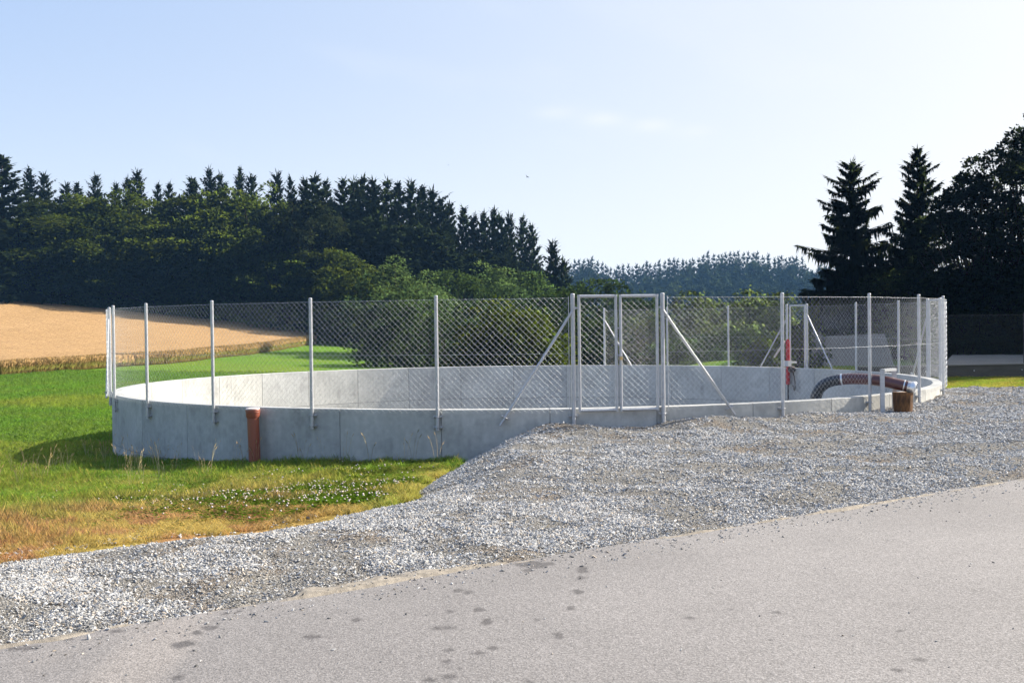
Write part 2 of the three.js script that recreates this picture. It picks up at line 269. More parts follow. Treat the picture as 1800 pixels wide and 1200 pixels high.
// ───────── the tank ─────────
const polar = (deg, r, y) => { const a = deg * Math.PI / 180; return new THREE.Vector3(TX + r * Math.sin(a), y, TZ + r * Math.cos(a)); };
const tank = thing('slurry_tank', 'round grey concrete slurry tank of cast wall panels behind the gravel', 'tank', [TX, 0, TZ]);
{
  const N = 34, step = 360 / N, gap = 0.012, start = 1.7;
  const panel = (y0, y1, top, uOff) => {   // curved slab, its own edges eased
    const half = (step / 2) * Math.PI / 180 - gap / 2 / R, seg = 6, bev = 0.01, prof = top
      ? [[R - WALL, y0], [R - WALL, y1 - bev], [R - WALL + bev, y1], [R - bev, y1], [R, y1 - bev], [R, y0], [R - WALL, y0]] : [[R - WALL, y0], [R - WALL, y1], [R, y1], [R, y0], [R - WALL, y0]];
    const pos = [], uv = [], idx = [];
    const quad = (A, B, C, D, ua) => { const n = pos.length / 3; for (const q of [A, B, C, D]) pos.push(...q.p), uv.push(...q.t); idx.push(n, n + 1, n + 2, n, n + 2, n + 3); };
    let acc = 0;
    for (let k = 0; k < prof.length - 1; k++) {
      const [ra, ya] = prof[k], [rb, yb] = prof[k + 1], len = Math.hypot(rb - ra, yb - ya);
      for (let s = 0; s < seg; s++) {
        const f = (r, y, a, v) => ({ p: [r * Math.sin(a), y, r * Math.cos(a)], t: [a * R + uOff, v + uOff * 0.37] });
        const a0 = mix(-half, half, s / seg), a1 = mix(-half, half, (s + 1) / seg);
        quad(f(ra, ya, a0, acc), f(rb, yb, a0, acc + len), f(rb, yb, a1, acc + len), f(ra, ya, a1, acc));
      }
      acc += len;
    }
    for (const a of [-half, half]) { const f = (r, y) => ({ p: [r * Math.sin(a), y, r * Math.cos(a)], t: [r, y] }); quad(f(R - WALL, y0), f(R - WALL, y1 - bev), f(R, y1 - bev), f(R, y0)); }
    const g = new THREE.BufferGeometry(); g.setAttribute('position', new THREE.Float32BufferAttribute(pos, 3)); g.setAttribute('uv', new THREE.Float32BufferAttribute(uv, 2)); g.setIndex(idx); g.computeVertexNormals(); return g;
  };
  const upper = [0.3, 1.7, 3.1, 4.9, 6.2, 7.7, 9.3].map((o) => panel(-0.73, RIM, true, o)), lower = [0.9, 2.2, 5.1].map((o) => panel(-3.1, -0.742, false, o));
  const q = rng(9);
  for (let i = 0; i < N; i++) {
    const a = (start + step * (i + 0.5)) * Math.PI / 180, m = concreteMats[Math.floor(q() * 3)];
    const u = part('wall_panel', upper[(i * 3) % 7], m, tank); u.rotation.y = a;
    const l = part('wall_panel', lower[i % 3], m, tank); l.rotation.y = a;
  }
  const core = new THREE.LatheGeometry([[R - WALL + 0.012, -3.1], [R - WALL + 0.012, RIM - 0.012], [R - 0.012, RIM - 0.012], [R - 0.012, -3.1]].map((v) => new THREE.Vector2(...v)), 204);
  part('wall_core', core, coreMat, tank);
  const fl = new THREE.CylinderGeometry(R - WALL - 0.01, R - WALL - 0.01, 0.2, 136); fl.translate(0, -3.0, 0);
  part('floor_slab', fl, concreteMats[1], tank);
}

// ───────── chain-link fencing ─────────
function tube(a, b, r, n = 10, r2 = r) { const d = new THREE.Vector3().subVectors(b, a), g = new THREE.CylinderGeometry(r2, r, d.length(), n, 1); g.applyQuaternion(new THREE.Quaternion().setFromUnitVectors(new THREE.Vector3(0, 1, 0), d.clone().normalize())); g.translate((a.x + b.x) / 2, (a.y + b.y) / 2, (a.z + b.z) / 2); return g; }
function linkMesh(at_, len, yb, yt, period, r, seed, tilt = 0) {   // wires zigzagging down, hooked into their neighbours; at_(s, off) gives x, z
  const pos = [], idx = [], h = period / 2, cols = Math.floor(len / h), rows = Math.floor((yt - yb) / h), q = rng(seed), u = new THREE.Vector3(), v = new THREE.Vector3(), w = new THREE.Vector3(), e = new THREE.Vector3(0, 1, 0);
  const jit = []; for (let i = 0; i < (cols + 2) * (rows + 2); i++) jit.push((q() - 0.5) * 0.006, (q() - 0.5) * 0.008);
  const node = (c, j, k) => { const t = (c * (rows + 1) + j) * 2, s = Math.min(len, c * len / cols), side = c === k ? -1 : 1, [x, z] = at_(s + (c > 0 && c < cols ? jit[t] : 0) - side * r * 1.2, side * r * 1.1 * (j % 2 ? 1 : -1)); return new THREE.Vector3(x, yt - j * h + jit[t + 1] + tilt * s, z); };
  for (let k = 0; k < cols; k++) {
    let a = node(k + (k % 2), 0, k);
    for (let j = 1; j <= rows; j++) {
      const b = node(k + ((j + k) % 2), j, k); w.subVectors(b, a).normalize(); u.crossVectors(w, e).normalize(); v.crossVectors(w, u);
      const n = pos.length / 3;
      for (const c of [a, b]) for (const [cu, cv] of [[1, 0], [0, 1], [-1, 0], [0, -1]]) pos.push(c.x + (u.x * cu + v.x * cv) * r, c.y + (u.y * cu + v.y * cv) * r, c.z + (u.z * cu + v.z * cv) * r);
      for (let i = 0; i < 4; i++) { const i2 = (i + 1) % 4; idx.push(n + i, n + i2, n + 4 + i, n + i2, n + 4 + i2, n + 4 + i); }
      a = b;
    }
  }
  const g = new THREE.BufferGeometry(); g.setAttribute('position', new THREE.Float32BufferAttribute(pos, 3)); g.setIndex(idx); g.computeVertexNormals(); return g;
}
const V = (x, y, z) => new THREE.Vector3(x, y, z);
const TOP = RIM + 1.81, FR = R + 0.055;
const fence = thing('tank_fence', 'silver chain link fence on posts bolted around the concrete tank rim', 'fence', [TX, 0, TZ]);
const loc = (deg, r, y) => polar(deg, r, y).sub(V(TX, 0, TZ));
function clampGeo() {   // a strap round the post and two bolts through a wall plate; z points away from the wall
  const g = [new RoundedBoxGeometry(0.15, 0.045, 0.012, 1, 0.004)]; g[0].translate(0, 0, 0.012 - 0.05);
  const t = new THREE.TorusGeometry(0.036, 0.007, 6, 14); t.rotateX(Math.PI / 2); g.push(t);
  for (const s of [-1, 1]) { const b = new THREE.CylinderGeometry(0.009, 0.009, 0.07, 8); b.rotateX(Math.PI / 2); b.translate(s * 0.055, 0, -0.015); const n = new THREE.CylinderGeometry(0.016, 0.016, 0.014, 6); n.rotateX(Math.PI / 2); n.translate(s * 0.055, 0, -0.02); g.push(b, n); }
  return mergeGeometries(g.map((x) => { const y = x.index ? x.toNonIndexed() : x; y.deleteAttribute('uv'); return y; }));
}
const CLAMP = clampGeo();
function post(deg, foot = 0.33, rad = 0.029, top = TOP) {
  const g = new THREE.CylinderGeometry(rad, rad, top - RIM + foot, 14, 1); g.translate(0, (top + RIM - foot) / 2, 0);
  const cap = new THREE.SphereGeometry(rad + 0.003, 14, 5, 0, Math.PI * 2, 0, Math.PI / 2); cap.scale(1, 0.5, 1); cap.translate(0, top, 0);
  const p = part('post', g, zinc, fence); const l = loc(deg, FR, 0); p.position.copy(l); p.rotation.y = deg * Math.PI / 180;
  part('cap', cap, zinc, p);
  for (const y of [RIM - 0.11, RIM - foot + 0.05]) { const c = part('clamp', CLAMP, zinc, p); c.position.y = y; }
  return p;
}
function brace(d0, y0, d1, y1, lift = 0.07) {
  const a = loc(d0, FR + 0.02, y0), b = loc(d1, R + lift, y1), p = part('brace', tube(a, b, 0.021, 12), zinc, fence);
  const c = part('clamp', CLAMP, zinc, p); c.position.copy(a.clone().lerp(b, 0.93)); c.rotation.set(0, d1 * Math.PI / 180, 0); c.rotation.z = 0.4 * Math.sign(d1 - d0);
}
const RUNS = [[-75.1, -62, -48.8, -35.6, -22.45, -9.19, 3.97], [12.85, 26.32, 39.47, 51.3, 64.4, 77.5], [85.5, 97.0, 109.4, 121.46], [126, 138.67, 151.2, 163.72]];
RUNS.forEach((run, ri) => {
  run.forEach((d, i) => post(d, (d > 45 && d < 80) ? 0.29 : 0.33, (i === 0 || i === run.length - 1) ? 0.033 : 0.029));
  for (let i = 0; i < run.length - 1; i++) {
    const d0 = run[i] + (i === 0 && ri > 0 ? 0.45 : 0), d1 = run[i + 1] - (i === run.length - 2 && ri < 2 ? 0.45 : 0), rr = FR + 0.036, len = (d1 - d0) * Math.PI / 180 * rr;
    const pos = (s, off = 0) => { const p = loc(d0 + (d1 - d0) * s / len, rr + off, 0); return [p.x, p.z]; };
    part('wire_mesh', linkMesh(pos, len, RIM - 0.09, TOP - 0.05, 0.0955, 0.00125, 100 + ri * 20 + i), wireMat, fence);
    for (const y of [TOP - 0.055, RIM + 0.88]) { const pts = []; for (let k = 0; k <= 8; k++) pts.push(loc(d0 + (d1 - d0) * k / 8, FR + 0.031, y - 0.004 * Math.sin(k / 8 * Math.PI))); part('tension_wire', new THREE.TubeGeometry(new THREE.CatmullRomCurve3(pts), 8, 0.0019, 5), wireMat, fence); }
  }
});
for (const d of [3.55, 13.27]) part('tension_bar', tube(loc(d, FR + 0.036, RIM - 0.06), loc(d, FR + 0.036, TOP - 0.03), 0.006, 6), zinc, fence);
brace(3.97, RIM + 1.56, -3.1, RIM - 0.25); brace(12.85, RIM + 1.55, 20.5, RIM - 0.17);
brace(-75.1, RIM + 1.6, -70.2, RIM - 0.12, 0.11); brace(85.5, RIM + 1.55, 92.5, RIM - 0.1); brace(121.46, RIM + 1.5, 115, RIM - 0.15); brace(126, RIM + 1.45, 132.5, RIM - 0.15); brace(163.72, RIM + 1.45, 158, RIM - 0.15);

// gates: frames of welded tube with link infill, hung on the fence's posts
function gate(d0, d1, leaves, label, y0 = RIM - 0.055, y1 = TOP - 0.005) {
  const A = polar(d0, FR + 0.02, 0), B = polar(d1, FR + 0.02, 0), mid = A.clone().add(B).multiplyScalar(0.5), W = A.distanceTo(B);
  const g = thing('gate', label, 'gate', [mid.x, 0, mid.z], (d0 + d1) / 2 * Math.PI / 180);
  const clear = 0.075, gap = 0.026, lw = (W - clear * 2 - gap * (leaves - 1)) / leaves, t = 0.024;
  for (let k = 0; k < leaves; k++) {
    const x0 = -W / 2 + clear + k * (lw + gap), x1 = x0 + lw;
    const fr = [tube(V(x0 + t, y0, 0), V(x0 + t, y1, 0), t, 12), tube(V(x1 - t, y0, 0), V(x1 - t, y1, 0), t, 12), tube(V(x0 + t, y1 - t, 0), V(x1 - t, y1 - t, 0), t * 0.96, 12), tube(V(x0 + t, y0 + t, 0), V(x1 - t, y0 + t, 0), t * 0.96, 12)];
    const leaf = part('leaf', mergeGeometries(fr), zinc, g);
    part('wire_mesh', linkMesh((s, off = 0) => [x0 + 2 * t + s, 0.012 + off], lw - 4 * t, y0 + 2 * t, y1 - 2 * t, 0.0955, 0.00125, 300 + k + d0), wireMat, leaf);
    const outer = k === 0 ? x0 : x1, sgn = k === 0 ? -1 : 1;
    if (leaves > 1 || k === 0) for (const y of [y1 - 0.21, y0 + 0.21]) { const h = [tube(V(outer - sgn * 0.005, y, 0), V(outer + sgn * 0.085, y, 0), 0.009, 8), tube(V(outer + sgn * 0.03, y - 0.02, 0.004), V(outer + sgn * 0.03, y + 0.02, 0.004), 0.014, 8)]; part('hinge', mergeGeometries(h), zinc, leaf); }
  }
  return { g, W, lw, y0, y1 };
}
{
  const { g } = gate(3.97, 12.85, 2, 'silver double leaf chain link gate facing the gravel apron');
  const latch = mergeGeometries([tube(V(-0.05, RIM + 0.84, 0.028), V(0.06, RIM + 0.84, 0.028), 0.008, 8), tube(V(-0.02, RIM + 0.80, 0.028), V(-0.02, RIM + 0.88, 0.028), 0.006, 8)]);
  part('latch', latch, zinc, g);
  const shackle = new THREE.TorusGeometry(0.016, 0.004, 6, 14); shackle.translate(0.03, RIM + 0.825, 0.045);
  const body = new RoundedBoxGeometry(0.045, 0.05, 0.02, 2, 0.005); body.translate(0.03, RIM + 0.79, 0.045);
  const lock = part('padlock', body, new THREE.MeshStandardMaterial({ color: rgb(0.55, 0.38, 0.15), metalness: 0.6, roughness: 0.4 }), g, 'brass padlock'); part('shackle', shackle, zinc, lock);
  const knob = new THREE.SphereGeometry(0.016, 10, 8); knob.translate(0, RIM + 1.27, 0.0); part('stop_knob', knob, zinc, g);
}
gate(77.5, 85.5, 1, 'narrow silver gate at the right end of the tank fence, seen edge on');
gate(121.46, 126, 1, 'narrow silver gate on the far rim of the tank behind the red pole');

// ───────── things at the tank ─────────
{ // brown drain pipe standing at the wall
  const b = polar(-29.0, R + 0.17, -0.85), p = thing('drain_pipe', 'rust brown plastic pipe standing upright against the grey tank wall', 'pipe', [b.x, b.y, b.z]);
  const brown = new THREE.MeshPhysicalMaterial({ color: rgb(0.25, 0.066, 0.034), roughness: 0.45, clearcoat: 0.15, clearcoatRoughness: 0.5 });
  p.rotation.z = 0.025;
  const H = 0.85 + RIM - 0.02, lathe = (pts) => new THREE.LatheGeometry(pts.map((v) => new THREE.Vector2(...v)), 36);
  part('tube', lathe([[0.094, -0.3], [0.096, 0], [0.1, H - 0.14], [0.098, H - 0.13]]), brown, p);
  part('socket', lathe([[0.1, H - 0.145], [0.116, H - 0.125], [0.116, H - 0.045], [0.122, H - 0.035], [0.122, H - 0.005], [0.108, H - 0.005], [0.106, H - 0.1]]), brown, p);
  const lid = lathe([[0.001, H + 0.022], [0.06, H + 0.026], [0.105, H + 0.02], [0.118, H + 0.01], [0.118, H - 0.004], [0.09, H - 0.006], [0.001, H - 0.006]]);
  part('lid', lid, new THREE.MeshStandardMaterial({ color: rgb(0.72, 0.62, 0.58), roughness: 0.5 }), p, 'pale lid');
  const ring = new THREE.TorusGeometry(0.117, 0.006, 8, 36); ring.rotateX(Math.PI / 2); ring.translate(0, H - 0.05, 0); part('collar_ring', ring, brown, p);
}
{ // suction pipe over the rim
  const p = thing('suction_pipe', 'thick black and maroon suction pipe bent over the tank rim', 'pipe', [6.4, 0, -20.3]);
  const L = (x, y, z) => V(x - 6.4, y, z + 20.3);
  const curve = new THREE.CatmullRomCurve3([L(5.50, -1.6, -20.75), L(5.50, -0.5, -20.75), L(5.50, 0.14, -20.74), L(5.54, 0.36, -20.70), L(5.68, 0.515, -20.62), L(5.9, 0.575, -20.52), L(6.2, 0.59, -20.38), L(6.5, 0.565, -20.25), L(6.78, 0.505, -20.13), L(7.02, 0.445, -20.03)], false, 'centripetal');
  const sub = (a, b) => new THREE.CatmullRomCurve3([...Array(17)].map((_, i) => curve.getPointAt(mix(a, b, i / 16))));
  const maroon = new THREE.MeshPhysicalMaterial({ color: rgb(0.075, 0.022, 0.024), roughness: 0.35, clearcoat: 0.3, clearcoatRoughness: 0.3 }), black = new THREE.MeshPhysicalMaterial({ color: rgb(0.016, 0.019, 0.026), roughness: 0.4, clearcoat: 0.3 });
  const total = curve.getLength(), cut = 1 - 1.25 / total;
  part('elbow', new THREE.TubeGeometry(sub(0, cut + 0.005), 48, 0.1, 24), black, p, 'black rubber bend');
  part('tube', new THREE.TubeGeometry(sub(cut - 0.01, 1), 48, 0.1, 24), maroon, p, 'maroon rigid tube');
  const band = (t, r, w, m, n) => part(n, new THREE.TubeGeometry(sub(t - w / 2 / total, t + w / 2 / total), 4, r, 24), m, p);
  const bright = new THREE.MeshStandardMaterial({ color: rgb(0.7, 0.71, 0.72), metalness: 0.75, roughness: 0.32 });
  band(cut + 0.01, 0.104, 0.03, bright, 'hose_clip'); band(1 - 0.14 / total, 0.104, 0.02, bright, 'hose_clip');
  // ball coupling at the mouth
  const end = curve.getPointAt(1), tan = curve.getTangentAt(1), lathe = new THREE.LatheGeometry([[0.093, -0.09], [0.1, -0.085], [0.1, -0.035], [0.108, -0.02], [0.118, 0.01], [0.116, 0.035], [0.104, 0.055], [0.092, 0.06], [0.086, 0.05], [0.086, -0.1]].map((v) => new THREE.Vector2(...v)), 36);
  const c = part('coupling', lathe, bright, p, 'steel ball coupling'); c.position.copy(end); c.quaternion.setFromUnitVectors(V(0, 1, 0), tan);
  const plug = new THREE.CylinderGeometry(0.086, 0.086, 0.01, 28); const pl = part('inner_wall', plug, new THREE.MeshStandardMaterial({ color: rgb(0.03, 0.015, 0.012), roughness: 0.8 }), c); pl.position.y = -0.05;
}
{ // sawn stump under its mouth
  const s = thing('wooden_stump', 'sawn brown wooden log standing under the suction pipe mouth', 'stump', [6.87, -0.07, -20.06]);
  const woodMap = texture(256, (u, v, x, y) => { const t = 0.68 + (fbm(u * 22, v * 3, 4, 2) - 0.5) * 0.9 + (fbm(u * 5, v * 2, 2, 5) - 0.5) * 0.4; return [t, t * 0.86, t * 0.66]; });
  const wood = new THREE.MeshStandardMaterial({ color: rgb(0.30, 0.19, 0.11), map: woodMap, bumpMap: woodMap, bumpScale: 0.012, roughness: 0.95 });
  const g = new THREE.CylinderGeometry(0.172, 0.15, 0.43, 40, 6, true); const p = g.attributes.position;
  for (let i = 0; i < p.count; i++) { const a = Math.atan2(p.getX(i), p.getZ(i)), k = 1 + 0.05 * Math.sin(a * 3 + 1) + 0.035 * Math.sin(a * 7 + p.getY(i) * 2) + 0.02 * Math.sin(a * 17); p.setX(i, p.getX(i) * k); p.setZ(i, p.getZ(i) * k); }
  g.translate(0, 0.215, 0); g.computeVertexNormals(); part('trunk_side', g, wood, s);
  const top = new THREE.CircleGeometry(0.172, 40); const q = top.attributes.position; for (let i = 1; i < q.count; i++) { const a = Math.atan2(q.getX(i), -q.getY(i)), k = 1 + 0.05 * Math.sin(a * 3 + 1) + 0.035 * Math.sin(a * 7 + 0.43) + 0.02 * Math.sin(a * 17); q.setX(i, q.getX(i) * k); q.setY(i, q.getY(i) * k); }
  top.rotateX(-Math.PI / 2); top.translate(0, 0.43, 0);
  const ringMap = texture(256, (u, v) => { const r = Math.hypot(u - 0.5, v - 0.5), t = 0.75 + 0.15 * Math.sin(r * 150 + 4 * fbm(u * 6, v * 6, 3)) + (fbm(u * 20, v * 20, 3) - 0.5) * 0.3; return [t, t * 0.86, t * 0.66]; });
  part('sawn_face', top, new THREE.MeshStandardMaterial({ color: rgb(0.42, 0.30, 0.18), map: ringMap, roughness: 0.9 }), s);
}
{ // galvanised yoke over the pipe
  const s = thing('pipe_support', 'galvanised steel yoke straddling the suction pipe beside the wooden stump', 'bracket', [6.6, 0, -20.2]);
  const up = (x, z, h, n) => { const g = mergeGeometries([new THREE.BoxGeometry(0.058, h, 0.008), new THREE.BoxGeometry(0.008, h, 0.04), new THREE.BoxGeometry(0.008, h, 0.04)].map((b, i) => { b.translate(i ? (i === 1 ? -0.033 : 0.033) : 0, h / 2 - 0.08, i ? -0.017 : 0); return b; })); const m = part('upright', g, zinc, s); m.position.set(x, 0, z); };
  up(-0.1, 0.16, 0.84); up(0.22, -0.17, 0.82);
  const g = mergeGeometries([new THREE.BoxGeometry(0.46, 0.012, 0.08), new THREE.BoxGeometry(0.46, 0.035, 0.008)].map((b, i) => { if (i) b.translate(0, -0.024, 0.036); return b; })); const m = part('cross_plate', g, zinc, s); m.position.set(0.06, 0.77, 0); m.rotation.y = Math.atan2(0.33, 0.32);
  const bolt = part('bolt', tube(V(-0.1, 0.4, 0.15), V(-0.1, 0.4, 0.185), 0.014, 6), zinc, s);
}
{ // red pole with a lever, on the far rim
  const b = polar(123.9, R - WALL - 0.1, 0), s = thing('mixer_pole', 'red steel pole with pale lever hung on the far tank wall', 'pole', [b.x, 0, b.z], 123.9 * Math.PI / 180);
  const red = new THREE.MeshStandardMaterial({ color: rgb(0.42, 0.014, 0.02), roughness: 0.5 });
  part('pole', mergeGeometries([tube(V(0, -0.18, 0), V(0, RIM + 0.78, 0), 0.055, 14), tube(V(0, RIM + 0.78, 0), V(0, RIM + 0.82, 0), 0.035, 14)]), red, s);
  part('rod', tube(V(0, -2.4, 0), V(0, -0.18, 0), 0.02, 8), rustSteel, s);
  part('bracket', mergeGeometries([new THREE.BoxGeometry(0.14, 0.16, 0.14), new THREE.BoxGeometry(0.08, 0.05, 0.34).translate(0, 0.03, 0.16)]), zinc, s).position.set(0, RIM + 0.13, 0);
  part('lever', tube(V(0.06, RIM + 0.76, -0.06), V(0.42, RIM + 0.3, -0.1), 0.035, 8), new THREE.MeshStandardMaterial({ color: rgb(0.6, 0.5, 0.38), roughness: 0.7 }), s, 'pale wooden lever');
  part('winch', new THREE.CylinderGeometry(0.09, 0.09, 0.12, 14).rotateX(Math.PI / 2), rustSteel, s).position.set(-0.14, RIM - 0.03, 0);
  part('cable', new THREE.TubeGeometry(new THREE.CatmullRomCurve3([V(-0.14, RIM, 0.02), V(-0.24, -0.1, 0.02), V(-0.22, -0.35, 0.02), V(-0.16, -0.2, 0.02)]), 20, 0.014, 6), rustSteel, s);
}

// ───────── beyond the tank, to the right ─────────
{
  const a = onGround(1660, 665, 0), b = onGround(1800, 662, 0), dir = b.clone().sub(a).setY(0).normalize(), turn = Math.atan2(-dir.z, dir.x);
  const w = thing('low_wall', 'low dark stained concrete wall beyond the tank at right', 'wall', [a.x, 0, a.z], turn);
  const len = 9, x0 = -2.5;
  for (let i = 0; i < 7; i++) { const g = new RoundedBoxGeometry(len * 2 / 7 - 0.02, 0.55, 0.24, 1, 0.012); const m = part('wall_block', g, darkConcrete, w); m.position.set(x0 + (i + 0.5) * len * 2 / 7, 0.06, -0.12); }
  const cg = new RoundedBoxGeometry(len * 2, 0.035, 0.29, 1, 0.008); part('coping', cg, oldConcrete, w).position.set(x0 + len, 0.355, -0.12);
  for (let i = 0; i < 12; i++) { const g = new THREE.CylinderGeometry(0.016, 0.016, 0.03, 8); g.rotateX(Math.PI / 2); part('tie_plug', g, zinc, w).position.set(-2 + i * 1.45, 0.2, 0.01); }
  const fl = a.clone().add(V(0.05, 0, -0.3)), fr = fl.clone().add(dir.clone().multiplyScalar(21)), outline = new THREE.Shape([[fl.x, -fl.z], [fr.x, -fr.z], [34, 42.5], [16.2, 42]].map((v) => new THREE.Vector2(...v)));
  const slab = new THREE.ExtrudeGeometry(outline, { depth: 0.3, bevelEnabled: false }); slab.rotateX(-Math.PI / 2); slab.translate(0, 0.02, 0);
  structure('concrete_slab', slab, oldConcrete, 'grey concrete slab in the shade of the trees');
  const f = thing('yard_fence', 'dark chain link fence standing on the low concrete wall at right', 'fence', [a.x, 0.37, a.z], turn);
  const fx0 = 0.02, n = 5, sp = 2.5;
  for (let i = 0; i <= n; i++) { const p = part('post', new THREE.CylinderGeometry(0.028, 0.028, 1.75, 10), rustSteel, f); p.position.set(fx0 + i * sp, 0.55, -0.02 - (i ? 0.1 : -0.05)); }
  for (let i = 0; i < n; i++) { part('wire_mesh', linkMesh((s, off = 0) => [fx0 + i * sp + s, -0.1 + off], sp, -0.02, 1.36, 0.085, 0.0014, 500 + i), darkWire, f); part('tension_wire', tube(V(fx0 + i * sp, 1.36, -0.1), V(fx0 + (i + 1) * sp, 1.36, -0.1), 0.004, 5), darkWire, f); }
}
{ // leaning concrete bank, the sheeted heap behind it and broken blocks
  const A = at(1437, 591, 43.5), B = at(1556, 586, 43.5), C = at(1576, 655, 41), D = at(1454, 655, 41);
  const q = thing('concrete_bank', 'weathered tan concrete slab leaning back beyond the tank rim', 'concrete bank', [D.x, 0, D.z]);
  const l = (v, dy = 0, dz = 0) => [v.x - D.x, v.y + dy, v.z - D.z + dz], P = [l(D), l(C), l(B), l(A), l(D, -0.25, -0.25), l(C, -0.25, -0.25), l(B, -0.05, -0.3), l(A, -0.05, -0.3)], pos = [], uv = [];
  for (const [a, b, c, d] of [[0, 1, 2, 3], [3, 2, 6, 7], [1, 5, 6, 2], [0, 3, 7, 4], [4, 7, 6, 5], [0, 4, 5, 1]]) for (const i of [a, b, c, a, c, d]) { pos.push(...P[i]); uv.push(P[i][0], P[i][1] + P[i][2]); }
  const g = new THREE.BufferGeometry(); g.setAttribute('position', new THREE.Float32BufferAttribute(pos, 3)); g.setAttribute('uv', new THREE.Float32BufferAttribute(uv, 2)); g.computeVertexNormals();
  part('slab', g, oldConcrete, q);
  const hb = at(1512, 640, 50), hp = thing('sheeted_heap', 'dark grey covered heap behind the tan concrete slab', 'heap', [hb.x, 0, hb.z]);
  const G = new THREE.SphereGeometry(1, 72, 36, 0, Math.PI * 2, 0, Math.PI / 2), pp = G.attributes.position;
  for (let i = 0; i < pp.count; i++) { let x = pp.getX(i), y = pp.getY(i), z = pp.getZ(i); const s = (v) => Math.sign(v) * Math.pow(Math.abs(v), 0.62); x = s(x); y = Math.pow(y, 0.5); z = s(z); const k = 1 + (fbm(x * 4 + 9, z * 4 + y * 5 + 9, 4) - 0.5) * 0.22; pp.setXYZ(i, x * 2.35 * k, y * 2.25 * (1 + (fbm(x * 5, z * 5 + 3, 3) - 0.5) * 0.1), z * 3.0 * k); }
  G.computeVertexNormals();
  const heapMap = texture(256, (u, v, x, y) => { const t = 0.6 + (fbm(u * 30, v * 30, 4, 30) - 0.5) * 0.9 + (wn(x, y) - .5) * .3; return [t, t * 0.97, t * 0.92]; }, { repeat: 3 });
  part('cover', G, new THREE.MeshStandardMaterial({ color: rgb(0.13, 0.125, 0.12), map: heapMap, bumpMap: heapMap, bumpScale: 0.05, roughness: 0.9 }), hp);
  const rk = rng(41), rockG = [0, 1, 2].map((s) => { const g = new THREE.IcosahedronGeometry(1, 2), p = g.attributes.position; for (let i = 0; i < p.count; i++) { const v = V(p.getX(i), p.getY(i), p.getZ(i)), k = 0.75 + 0.5 * fbm(v.x * 1.6 + s * 9 + 5, v.y * 1.6 + v.z * 1.3 + 5, 3); v.set(Math.sign(v.x) * Math.pow(Math.abs(v.x), 0.6), Math.sign(v.y) * Math.pow(Math.abs(v.y), 0.6), Math.sign(v.z) * Math.pow(Math.abs(v.z), 0.6)).multiplyScalar(k); p.setXYZ(i, v.x, v.y, v.z); } g.computeVertexNormals(); return g; });
  const rockMat = new THREE.MeshStandardMaterial({ color: rgb(0.34, 0.30, 0.26), map: concreteMap, roughness: 1 });
  const spots = [[1400, 612, 0.42, 'pale squared stone block seen through the far gate of the tank'], [1418, 622, 0.36, 'grey stone block beside the right post of the far gate'], [1431, 607, 0.33, 'upright pale stone block left of the tan concrete slab'], [1443, 630, 0.36, 'brown stone block at the foot of the tan concrete slab'], [1385, 632, 0.36, 'low stone block behind the red pole']];
  spots.forEach(([px, py, s, label], i) => { const c = at(px, py, 42 + rk()), o = part('stone_block', rockG[i % 3], rockMat, scene); o.name = numbered('stone_block'); o.userData = { label, category: 'stone' }; o.position.set(c.x, Math.max(c.y - 0.1, 0.05), c.z); o.scale.set(s * 1.15, Math.max(0.3, c.y - 0.02) * 1.0, s); o.rotation.y = rk() * 3; });
}

const ORD = 'first second third fourth fifth sixth seventh eighth ninth tenth eleventh twelfth thirteenth fourteenth fifteenth sixteenth seventeenth eighteenth nineteenth twentieth'.split(' '), ordinal = (i) => i < 20 ? ORD[i] : i < 29 ? 'twenty-' + ORD[i - 20] : i === 29 ? 'thirtieth' : i < 39 ? 'thirty-' + ORD[i - 30] : i === 39 ? 'fortieth' : i < 49 ? 'forty-' + ORD[i - 40] : i === 49 ? 'fiftieth' : 'fifty-' + ORD[i - 50];
// ───────── trees ─────────
function soup() { return { p: [], n: [], c: [], i: [] }; }
function finish(s) { const g = new THREE.BufferGeometry(); g.setAttribute('position', new THREE.Float32BufferAttribute(s.p, 3)); g.setAttribute('normal', new THREE.Float32BufferAttribute(s.n, 3)); g.setAttribute('color', new THREE.Float32BufferAttribute(s.c, 3)); g.setIndex(s.i); return g; }
const _a = V(0, 0, 0), _b = V(0, 0, 0), _n = V(0, 0, 0);
function leaf(s, x, y, z, dx, dy, dz, nx, ny, nz, len, wid, c) {   // a pointed leaf from (x,y,z) along d, facing n
  _a.set(dx, dy, dz).normalize(); _n.set(nx, ny, nz); _b.crossVectors(_n, _a).normalize(); _n.crossVectors(_a, _b).normalize();
  const k = s.p.length / 3, m = 0.45;
  s.p.push(x, y, z, x + _a.x * len * m + _b.x * wid, y + _a.y * len * m + _b.y * wid, z + _a.z * len * m + _b.z * wid, x + _a.x * len, y + _a.y * len, z + _a.z * len, x + _a.x * len * m - _b.x * wid, y + _a.y * len * m - _b.y * wid, z + _a.z * len * m - _b.z * wid);
  for (let q = 0; q < 4; q++) { s.n.push(_n.x, _n.y, _n.z); s.c.push(c[0], c[1], c[2]); }
  s.i.push(k, k + 1, k + 2, k, k + 2, k + 3);
}
const vary = (c, q, a) => { const k = 1 + (q() - 0.5) * a, h = (q() - 0.5) * a * 0.35; return [c[0] * k * (1 + h), c[1] * k, c[2] * k * (1 - h)]; };
